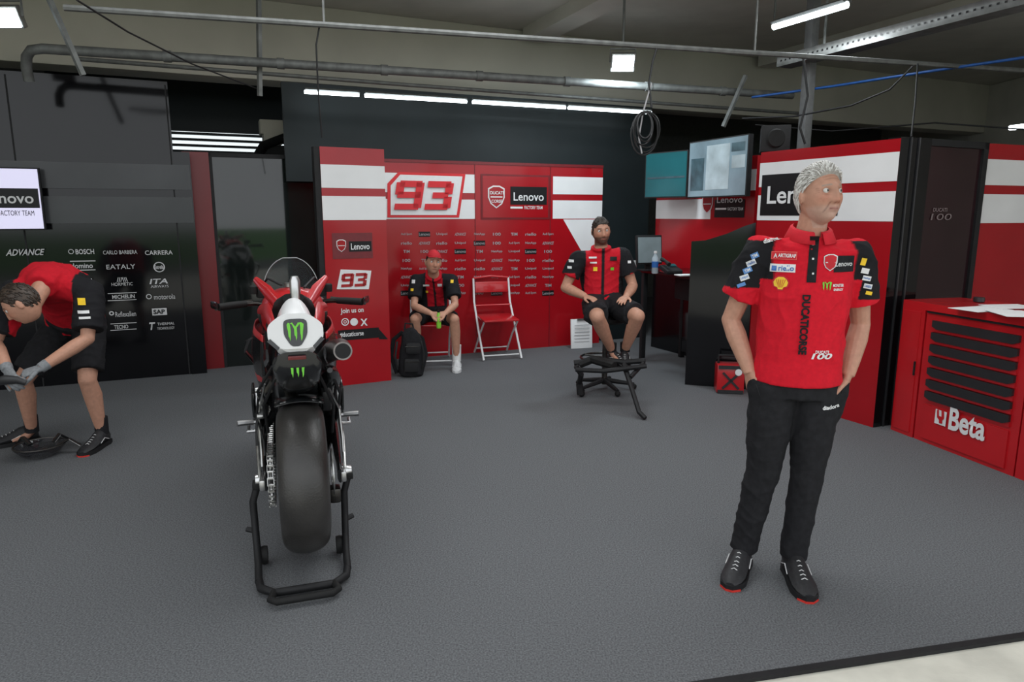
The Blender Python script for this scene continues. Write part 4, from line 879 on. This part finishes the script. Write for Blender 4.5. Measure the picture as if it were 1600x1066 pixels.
dc=V((-.53,.85,0)).normalized(); pC=V((-2.6,4.2,0))-dc*.3; Xf4,_=frame((pC.x,pC.y),(pC.x+dc.y,pC.y-dc.x))
c4=[q(Xf4,128,478),q(Xf4,131,494),q(Xf4,133,503)]
decals(mc,bv,'sleeve_print',[m_txtw,m_gold],[lambda g:g.rect(Xf4,c4[0][0]-.02,c4[0][1]-.02,c4[0][0]+.02,c4[0][1]+.02,1,.003,gx=3,gz=3),lambda g:g.rect(Xf4,c4[1][0]-.03,c4[1][1]-.009,c4[1][0]+.03,c4[1][1]+.009,0,.003,gx=4,gz=2),lambda g:g.rect(Xf4,c4[2][0]-.03,c4[2][1]-.007,c4[2][0]+.03,c4[2][1]+.007,0,.003,gx=4,gz=2)],Xf4,dc)
legsw(mc,J,'shorts',.84,[.1,.102,.098],.008,wr=.005,S=S)
hairmesh(Hm,[.07,.064,.05,.01,.0,-.05,-.062],.004,'hair',m_hairB,mc,n=320,L=.55,r=.0036,lift=.003,m2=m_hairB2,jt=.12)
for s,k in (('L',0),('R',1)):
    g=MB(); hd=J['hd'+s]; hand(g,J['wr'+s],hd[0],hd[1],hd[2],.7,1.04,.0105); w=V(J['wr'+s]); el=V(J['el'+s]); g.tube([w+(el-w)*.16,w],[.034,.031],12)
    fuse(g,'glove',m_glove,mc,.005,2)
    a_=V(J['an'+s]); MB().tube([a_+V((0,0,.1)),a_+V((0,0,-.02))],[.044,.042],12).build('sock',m_fabB,mc,world=True)
    shoe(mc,a_+V((0,.05,-.1)),J['td'+s],.29)
t=thing('metal_bracket','small dark metal piece held in the grey gloves','bracket',(-2.84,3.82,.635))
g=MB(); g.tube([(-.09,0,0),(-.03,-.01,.012),(.03,0,.01),(.07,.01,-.01)],[(.024,.008),(.028,.010),(.022,.009),(.016,.007)],10); g.build('plate',m_drawer,t); MB().lathe([(.012,-.01),(.016,0),(.012,.02)],(-.03,0,.015)).build('bolt',m_dsteel,t)
c=gnd(64,712); t=thing('brake_cover','dark smoky curved bodywork piece lying on the floor near the bending person','bodywork part',c)
g=MB(); g.lathe([(.06,.002),(.11,.02),(.145,.06),(.15,.075),(.143,.075),(.105,.026),(.06,.008)],(0,0,0),seg=32,closed=True); g.build('bowl',m_smoky,t)
MB().tube([(.148*math.cos(a),.148*math.sin(a),.076) for a in np.linspace(0,2*PI,29)[:-1]],.005,8,closed=True).build('rim',m_dsteel,t)
for a,L in ((.25,.08),(1.3,.05),(2.7,.08)):
    MB().tube([(.1*math.cos(a),.1*math.sin(a),.06),((.1+L)*math.cos(a),(.1+L)*math.sin(a),.10),((.16+L)*math.cos(a),(.16+L)*math.sin(a),.05)],[(.008,.018)]*3,8).build('arm',m_carb,t)
# ================================================================= MOTORBIKE
bO=V((-.955,3.0,0)); bk=thing('racing_motorcycle','red and black racing motorcycle seen from behind with a wide slick tyre','motorcycle',bO,math.radians(18))
ZC=.395
prof=[(.2,-.09)]+[(.245+.1*math.cos(a)**.7,.105*math.sin(a)) for a in np.linspace(-1.5,1.5,19)]+[(.2,.09)]
MB().lathe(prof,(0,0,ZC),'X',64,closed=True).build('rear_tyre',m_rub,bk)
rw=MB(); rw.lathe([(.205,-.08),(.215,-.07),(.195,-.02),(.195,.02),(.215,.07),(.205,.08)],(0,0,ZC),'X',40); rw.lathe([(.04,-.07),(.05,-.05),(.05,.05),(.04,.07)],(0,0,ZC),'X',20)
for k in range(5):
    a=2*PI*k/5; rw.tube([(0,.04*math.cos(a),ZC+.04*math.sin(a)),(0,.2*math.cos(a),ZC+.2*math.sin(a))],[(.02,.02),(.015,.015)],8)
rw.build('rear_wheel',m_drawer,bk)
prof=[(.19,-.05)]+[(.235+.065*math.cos(a),.062*math.sin(a)) for a in np.linspace(-1.5,1.5,15)]+[(.19,.05)]
MB().lathe(prof,(0,1.42,.33),'X',44,closed=True).build('front_tyre',m_rub,bk)
g=MB(); g.lathe([(.19,-.045),(.18,0),(.19,.045)],(0,1.42,.33),'X',32); g.build('front_wheel',m_drawer,bk)
for s in (-1,1):
    MB().tube([(s*.085,1.40,.33),(s*.09,1.12,.98)],[.026,.03],12).build('fork_leg',m_steel,bk)
    g=MB(); g.tube([(s*.16,-.06,ZC),(s*.165,.05,ZC+.01),(s*.165,.3,ZC+.09),(s*.1,.56,.52)],[(.035,.012),(.05,.014),(.075,.02),(.08,.05)],10,side=(0,0,1)); g.build('swingarm',m_carb,bk)
    g=MB(); g.box((s*.175,-.02,ZC),(.025,.12,.05),None,.008); g.lathe([(.0,-.02),(.028,-.02),(.03,0),(.022,.03),(0,.03)],(s*.185,0,ZC),'X',12); g.build('axle_block',m_alu,bk)
    g=MB(); g.tube([(s*.185,-.02,ZC+.02),(s*.19,.1,ZC+.13),(s*.185,.25,ZC+.19)],[.008,.01,.008],8); g.build('brake_line',m_steel,bk)
    g=MB(); g.box((s*.19,.33,.64),(.015,.10,.17),Rx(-.3),.008); g.tube([(s*.2,.3,.58),(s*.285,.28,.585)],[.012,.014],8); g.build('footpeg',m_alu,bk)
    MB().tube([(s*.2,.42,.5),(s*.25,.45,.49),(s*.25,.52,.5)],.009,8).build('foot_lever',m_alu,bk)
    MB().box((s*.21,.36,.66),(.012,.14,.16),Rx(.2),.005).build('heel_guard',m_carb,bk)
g=MB(); g.lathe([(.06,-.003),(.11,-.003),(.11,.003),(.06,.003)],(.13,0,ZC),'X',36,closed=True); g.build('brake_disc',m_steel,bk)
g=MB(); g.box((.135,-.04,ZC-.09),(.05,.07,.07),None,.012); g.build('brake_caliper',m_dsteel,bk)
CX=-.137
g=MB(); sp=[]
for k in range(80):
    r=.115 if k%2 else .107; sp.append((r*math.cos(2*PI*k/80),r*math.sin(2*PI*k/80)))
g.loft([[V((x_,a_,b_+ZC)) for a_,b_ in sp] for x_ in (CX-.004,CX+.004)]); g.build('sprocket',m_steel,bk)
pts=[(CX,.118*math.cos(a),ZC+.118*math.sin(a)) for a in np.linspace(PI*.5,PI*1.5,14)]
top=[(CX,.62*k/24,ZC+.118+.05*k/24) for k in range(24,0,-1)]; bot=[(CX,.62*k/24,ZC-.118+.13*k/24) for k in range(1,25)]
ch=top+pts+bot; g=MB()
for i in range(len(ch)-1):
    a_,b_=V(ch[i]),V(ch[i+1]); c_=(a_+b_)/2; d_=b_-a_; an_=math.atan2(d_.z,d_.y)
    w_=.026 if i%2 else .019
    for sx in (-1,1): g.box(c_+V((sx*w_/2,0,0)),(.003,d_.length*1.15,.016),Rx(an_),0)
    g.tube([a_-V((.013,0,0)),a_+V((.013,0,0))],.006,6)
g.build('chain',m_steel,bk)
R=[]
for a in np.linspace(.5,1.75,10):
    R.append([V((x_,.365*math.cos(a), ZC+(.372-1.6*x_*x_)*math.sin(a))) for x_ in np.linspace(-.105,.105,9)])
g=MB(); vs=[p_ for r in R for p_ in r]; g.add(vs,[(i*9+j,i*9+j+1,(i+1)*9+j+1,(i+1)*9+j) for i in range(9) for j in range(8)]); hg=g.build('rear_mudguard',m_carb,bk); hg.modifiers.new('s','SOLIDIFY').thickness=.004
def sec(y,w,z0,z1,k=2.6,n=24,wt=None):
    out=[]; cz=(z0+z1)/2; hz=(z1-z0)/2
    for a in np.linspace(0,2*PI,n+1)[:-1]:
        c_,s_=math.cos(a),math.sin(a); ww=w if wt is None else (w+(wt-w)*(s_*.5+.5))
        out.append(V((ww*math.copysign(abs(c_)**(2/k),c_),y,cz+hz*math.copysign(abs(s_)**(2/k),s_))))
    return out
g=MB(); g.loft([sec(.42,.1,.3,.95),sec(.5,.14,.25,1.0),sec(.8,.16,.22,1.0),sec(1.0,.12,.4,1.0)]); g.build('engine',m_drawer,bk)
g=MB(); g.loft([sec(.2,.09,.62,.9),sec(.3,.11,.55,.95),sec(.45,.11,.5,1.0)]); g.build('subframe',m_carb,bk)
g=MB(); g.loft([sec(-.325,.072,1.03,1.165,2.6,24,.05),sec(-.27,.098,1.0,1.195,2.6,24,.055),sec(-.12,.105,.98,1.225,2.6,24,.05),sec(.05,.11,.95,1.2,2.6,24,.055),sec(.2,.10,.93,1.08),sec(.32,.1,.92,1.04)]); g.build('tail_unit',m_white,bk)
XB=T((0,-.342,1.105))@Rx(math.radians(78))
def rnd(pts,r=.3,k=4):
    out=[]; n_=len(pts)
    for i in range(n_):
        a_,b_,c_=np.array(pts[i-1]),np.array(pts[i]),np.array(pts[(i+1)%n_]); p0_=b_+(a_-b_)*r; p2_=b_+(c_-b_)*r
        for t_ in np.linspace(0,1,k): out.append(tuple(p0_*(1-t_)**2+2*b_*t_*(1-t_)+p2_*t_*t_))
    return out
def bpoly(g,pts,mi,n=0,th=.01): g.poly(XB,pts,mi,n,th)
g=MB(); bpoly(g,rnd([(-.048,.084),(.048,.084),(.105,.04),(.105,-.02),(.06,-.056),(-.06,-.056),(-.105,-.02),(-.105,.04)]),0,.0,.03); g.build('tail_panel',m_white,bk)
g=MB(); bpoly(g,rnd([(-.045,.062),(.045,.062),(.045,.0),(.018,-.046),(-.018,-.046),(-.045,.0)]),0,.003,.003); g.build('emblem_field',m_carb,bk)
g=MB(); claw(g,XB,0,.011,.064,.074,0,.007); g.build('claw_emblem',m_green,bk,flat=True)
for s in (-1,1):
    g=MB(); bpoly(g,[(s*.108,-.022),(s*.07,-.060),(s*.062,-.048),(s*.096,-.012)],0,.003,.003); g.build('tail_trim',m_carb,bk)
g=MB(); g.loft([sec(-.33,.075,.985,1.035),sec(-.31,.095,.93,1.03),sec(-.22,.095,.86,1.0),sec(-.1,.085,.81,.98),sec(.1,.08,.78,.95)]); g.build('undertail',m_carb,bk)
XB2=T((0,-.318,.955))@Rx(math.radians(58)); g=MB(); claw(g,XB2,0,0,.058,.068,0,.012); g.build('claw_emblem',m_green,bk,flat=True)
g=MB(); g.box((0,-.34,1.012),(.07,.012,.016),None,.004); g.build('rain_light',mat('lens_red',(.12,.01,.01),.2),bk)
g=MB(); g.loft([sec(-.06,.045,1.2,1.238),sec(.05,.09,1.06,1.22),sec(.12,.12,1.03,1.1),sec(.3,.13,1.02,1.08),sec(.42,.1,1.03,1.1)]); g.build('seat_pad',m_rub2,bk)
for s in (-1,1):
    g=MB(); g.tube([(s*.086,-.26,1.135),(s*.106,-.1,1.165),(s*.12,.1,1.155),(s*.15,.3,1.13)],[(.022,.006),(.028,.009),(.028,.01),(.025,.01)],10,side=(s*-.5,0,1)); g.build('tail_side_panel',m_redp,bk)
    g=MB(); g.tube([(s*.05,.05,1.16),(s*.11,.3,1.21),(s*.17,.52,1.25)],[(.024,.01),(.03,.014),(.016,.01)],10,side=(s*-.6,0,1)); g.build('tank_flank',m_redp,bk)
    g=MB(); g.tube([(s*.12,-.05,.97),(s*.135,.1,.93),(s*.13,.28,.88)],[(.03,.006),(.04,.008),(.05,.01)],10,side=(0,0,1)); g.build('tail_brace',m_carb,bk)
g=MB(); g.loft([sec(.35,.08,.95,1.12),sec(.45,.13,.92,1.19),sec(.6,.16,.92,1.2),sec(.75,.16,.92,1.17),sec(.88,.11,.95,1.08)]); g.build('fuel_tank',m_redp,bk)
MB().lathe([(.0,0),(.035,0),(.035,.02),(0,.025)],(0,.62,1.2),'Z',20).build('fuel_cap',m_steel,bk)
g=MB(); g.lathe([(0,1.2),(.02,1.2),(.022,1.22),(.022,1.29),(.014,1.31),(0,1.312)],(0.01,-.05,0.0),'Z',16); g.build('antenna',m_alu,bk)
def shell(name,prof_fn,mats,ny=14,nz=12,th=.006,y0=.35,y1=1.5,jr=99):
    for s in (-1,1):
        vs=[]
        for i in range(ny):
            for j in range(nz): vs.append(prof_fn(y0+(y1-y0)*i/(ny-1),j/(nz-1),s))
        g=MB().add(vs,[(i*nz+j,i*nz+j+1,(i+1)*nz+j+1,(i+1)*nz+j) for i in range(ny-1) for j in range(nz-1)])
        g.m=[1 if (j>=jr or j in(3,)) and len(mats)>1 else 0 for i in range(ny-1) for j in range(nz-1)]
        o=g.build(name,mats,bk); o.modifiers.new('s','SOLIDIFY').thickness=th
def fp1(y,t_,s):
    zt=.98-.02*(y-.5); zb=.62-.05*(y-.35); z=zb+(zt-zb)*t_; w=.15+.08*math.sin(max(0,min(1,(y-.4)/.5))*PI/2)*math.sin(.5+t_*1.8)-.28*max(0,y-1.05)**1.4
    return (s*w,y+.05*(1-t_)*(1 if y<.6 else 0),z)
def fp2(y,t_,s):
    zt=.62-.05*(y-.35); zb=.26+.05*(y-.4); z=zb+(zt-zb)*t_; w=.08+.13*t_**.6*(.85+.15*math.sin(y*3))-.2*max(0,y-1.05)
    return (s*w,y,z)
shell('side_fairing',fp1,[m_carb,m_redp],jr=10,y0=.42,y1=1.35); shell('lower_fairing',fp2,[m_carb],y1=1.25,y0=.42)
g=MB(); g.loft([sec(.95,.19,.92,1.11),sec(1.1,.19,.85,1.13),sec(1.3,.16,.8,1.1),sec(1.5,.08,.82,1.0),sec(1.58,.03,.86,.93)]); g.build('nose_fairing',m_carb,bk)
g=MB(); g.loft([sec(.86,.18,1.0,1.11),sec(.96,.19,.97,1.13)]); g.build('dashboard_surround',m_carb,bk)
MB().box((0,.845,1.12),(.13,.02,.08),Rx(-.5),.008).build('dashboard',m_rub2,bk)
vs=[];n1,n2=25,14
for j in range(n2):
    t_=j/(n2-1)
    for i in range(n1):
        a=(i/(n1-1)-.5)*PI*.95; w=.155*math.sqrt(max(0,1-(t_*.97)**2.2)); d_=.30-.22*t_; vs.append((w*math.sin(a),1.02+d_*math.cos(a)-.05*(1-t_),1.11+.215*t_))
ws=MB().add(vs,[(j*n1+i,j*n1+i+1,(j+1)*n1+i+1,(j+1)*n1+i) for j in range(n2-1) for i in range(n1-1)]).build('windscreen',m_glass,bk); ws.modifiers.new('s','SOLIDIFY').thickness=.003
g=MB(); g.tube([vs[k] for k in range(0,n1*n2,n1)]+[vs[j*n1+n1-1] for j in range(n2-1,-1,-1)],.0022,6); g.build('windscreen_edge',m_txtg,ws)
for s in (-1,1):
    g=MB(); g.tube([(s*.19,1.2,.86),(s*.26,1.16,.84),(s*.28,1.14,.78),(s*.22,1.18,.68)],[(.06,.006)]*4,8,side=(0,1,0)); g.build('winglet',m_carb,bk)
    hb=MB().tube([(s*.1,.93,1.07),(s*.2,.86,1.09),(s*.25,.81,1.095)],.013,8).build('handlebar',m_dsteel,bk)
    MB().tube([(s*.24,.815,1.095),(s*.28,.79,1.095),(s*.37,.735,1.092)],[.018,.02,.02],10).build('grip',m_rub2,hb)
    MB().tube([(s*.21,.9,1.10),(s*.28,.87,1.095),(s*.36,.80,1.085),(s*.385,.76,1.08)],[.01,.008,.008,.01],8).build('lever',m_dsteel,hb)
    MB().tube([(s*.375,.72,1.10),(s*.41,.8,1.10),(s*.395,.95,1.07)],[(.02,.005)]*3,8).build('lever_guard',m_carb,hb)
    g=MB(); g.box((s*.16,.9,1.15),(.05,.05,.07),Rz(.3),.01); g.lathe([(.018,0),(.02,.01),(.02,.04),(.015,.045)],(s*.2,.88,1.14),'Z',12); g.build('reservoir',m_rub2,hb)
g=MB(); g.box((0,.98,1.05),(.24,.06,.03),None,.01); g.build('top_clamp',m_alu,bk)
for s,q1 in ((-1,(-.05,.5,1.22)),(1,(.06,.55,1.2))): MB().tube([(s*.16,.9,1.18),(s*.12,.8,1.23),q1],.006,6).build('cable',m_wire,bk)
def exh(name,pts,r,mt_,rim):
    o=MB().tube(pts,r,24).build(name,mt_,bk); a_=V(pts[0]);d_=(V(pts[1])-a_).normalized()
    MB().tube([a_-d_*.004,a_+d_*.010],[r[0]*1.04]*2,24).build('exhaust_rim',rim,o); MB().tube([a_-d_*.006,a_-d_*.002],[r[0]*.86]*2,24).build('exhaust_opening',m_matte,o)
exh('upper_exhaust',[(.182,-.27,1.015),(.18,-.15,1.0),(.165,.05,.96),(.12,.25,.88)],[.037,.047,.048,.034],m_dsteel,mat('titanium_burnt',(.22,.20,.19),.35,.9,.2,30))
g=MB(); g.tube([(.135,-.10,.90),(.14,-.05,.88),(.145,.08,.82),(.14,.25,.74),(.12,.4,.62)],[.012,.032,.048,.045,.035],18); g.build('lower_exhaust',m_carb,bk)
MB().tube([(.12,.4,.62),(.15,.55,.42),(.1,.8,.3)],.035,14).build('exhaust_pipe',m_dsteel,bk)
for k,(x0,z0,x1,z1) in enumerate(((.10,.93,.165,.70),(.13,.92,.18,.62),(-.10,.93,-.17,.68),(-.08,.90,-.15,.58),(.09,.88,.15,.55))): MB().tube([(x0,-.08,z0),(x1,.0,(z0+z1)/2),(x1*.95,.12,z1)],.007,6).build('hose',m_wire,bk)
g=MB(); g.tube([(-.05,.3,.5),(-.03,.2,.8)],[.035,.035],14); g.build('shock_absorber',m_dsteel,bk)
MB().box((-.13,.05,.82),(.045,.10,.06),None,.01).build('sensor_box',m_dsteel,bk)
MB().box((.125,.12,.72),(.04,.08,.10),Rx(.2),.01).build('bracket_plate',m_drawer,bk)
MB().box((-.165,.1,.72),(.03,.07,.12),Rx(.2),.01).build('valve_block',m_alu,bk)
for z_ in (.68,.74,.80): MB().lathe([(0,-.012),(.012,-.012),(.014,0),(.012,.012),(0,.012)],(-.17,.04,z_),'X',12).build('bolt_head',m_steel,bk)
for k,(x0,z0,x1,z1) in enumerate(((-.14,.84,-.175,.45),(-.12,.86,-.19,.55),(.13,.8,.185,.48),(-.17,.78,-.16,.5))): MB().tube([(x0,-.02,z0),((x0+x1)/2-.02*(1 if x0<0 else -1),.06,(z0+z1)/2+.04),(x1,.04,z1+.06),(x1,.02,z1)],.0055,6).build('hose',m_wire if k%2 else m_steel,bk)
# paddock stand (rear)
ps=thing('paddock_stand','black tubular paddock stand lifting the rear wheel of the motorcycle','stand',bO,math.radians(18))
ox=-.022
for s in (-1,1):
    g=MB(); g.tube([(s*.20,.0,.37),(ox+s*.2,-.01,.3),(ox+s*.195,-.03,.1),(ox+s*.19,-.1,.045),(ox+s*.185,-.24,.03)],.016,10); g.build('upright',m_matte,ps)
    MB().box((s*.205,.0,.375),(.03,.06,.03),None,.006).build('cradle',m_rub2,ps)
    MB().lathe([(.0,-.014),(.04,-.014),(.043,0),(.04,.014),(0,.014)],(ox+s*.165,-.03,.047),'X',20).build('wheel',m_rub2,ps)
    MB().tube([(ox+s*.19,-.02,.16),(ox+s*.235,.0,.17)],.012,8).build('side_peg',m_matte,ps)
MB().tube([(ox-.185,-.22,.03),(ox-.175,-.29,.027),(ox-.12,-.345,.027),(ox+.12,-.345,.027),(ox+.175,-.29,.027),(ox+.185,-.22,.03)],.017,10).build('base_bar',m_matte,ps)
MB().tube([(ox-.12,-.34,.03),(ox-.135,-.4,.03),(ox-.11,-.425,.03),(ox+.11,-.425,.03),(ox+.135,-.4,.03),(ox+.12,-.34,.03)],.015,10).build('foot_bar',m_rub2,ps)
# ================================================================= LIGHT / CAMERA
w=bpy.data.worlds.new('w'); SC.world=w; w.use_nodes=True
bg=w.node_tree.nodes['Background']; bg.inputs[0].default_value=(.92,.96,1,1); bg.inputs[1].default_value=1.5
arealight((2.76,6.2,3.2),.9,15,(0,0,ra),(.9,.97,1),sy=.1)
arealight((-.8,3.9,3.6),3.5,72,(0,0,ra),(.95,.98,1),sy=1.6)  # added fill light under the ceiling to brighten the floor, no fixture there
arealight((1.8,4.0,3.6),2.5,42,(0,0,ra),(.95,.98,1),sy=1.4)  # second added fill light on the right side, also without a fixture
cd=bpy.data.cameras.new('cam'); cam=bpy.data.objects.new('camera',cd); COL.objects.link(cam)
cd.sensor_width=36; cd.lens=F/1600*36; cam.location=(0,0,H); cam.rotation_euler=(PI/2-TH,0,0); cd.clip_end=60
SC.camera=cam
SC.view_settings.view_transform='Standard'
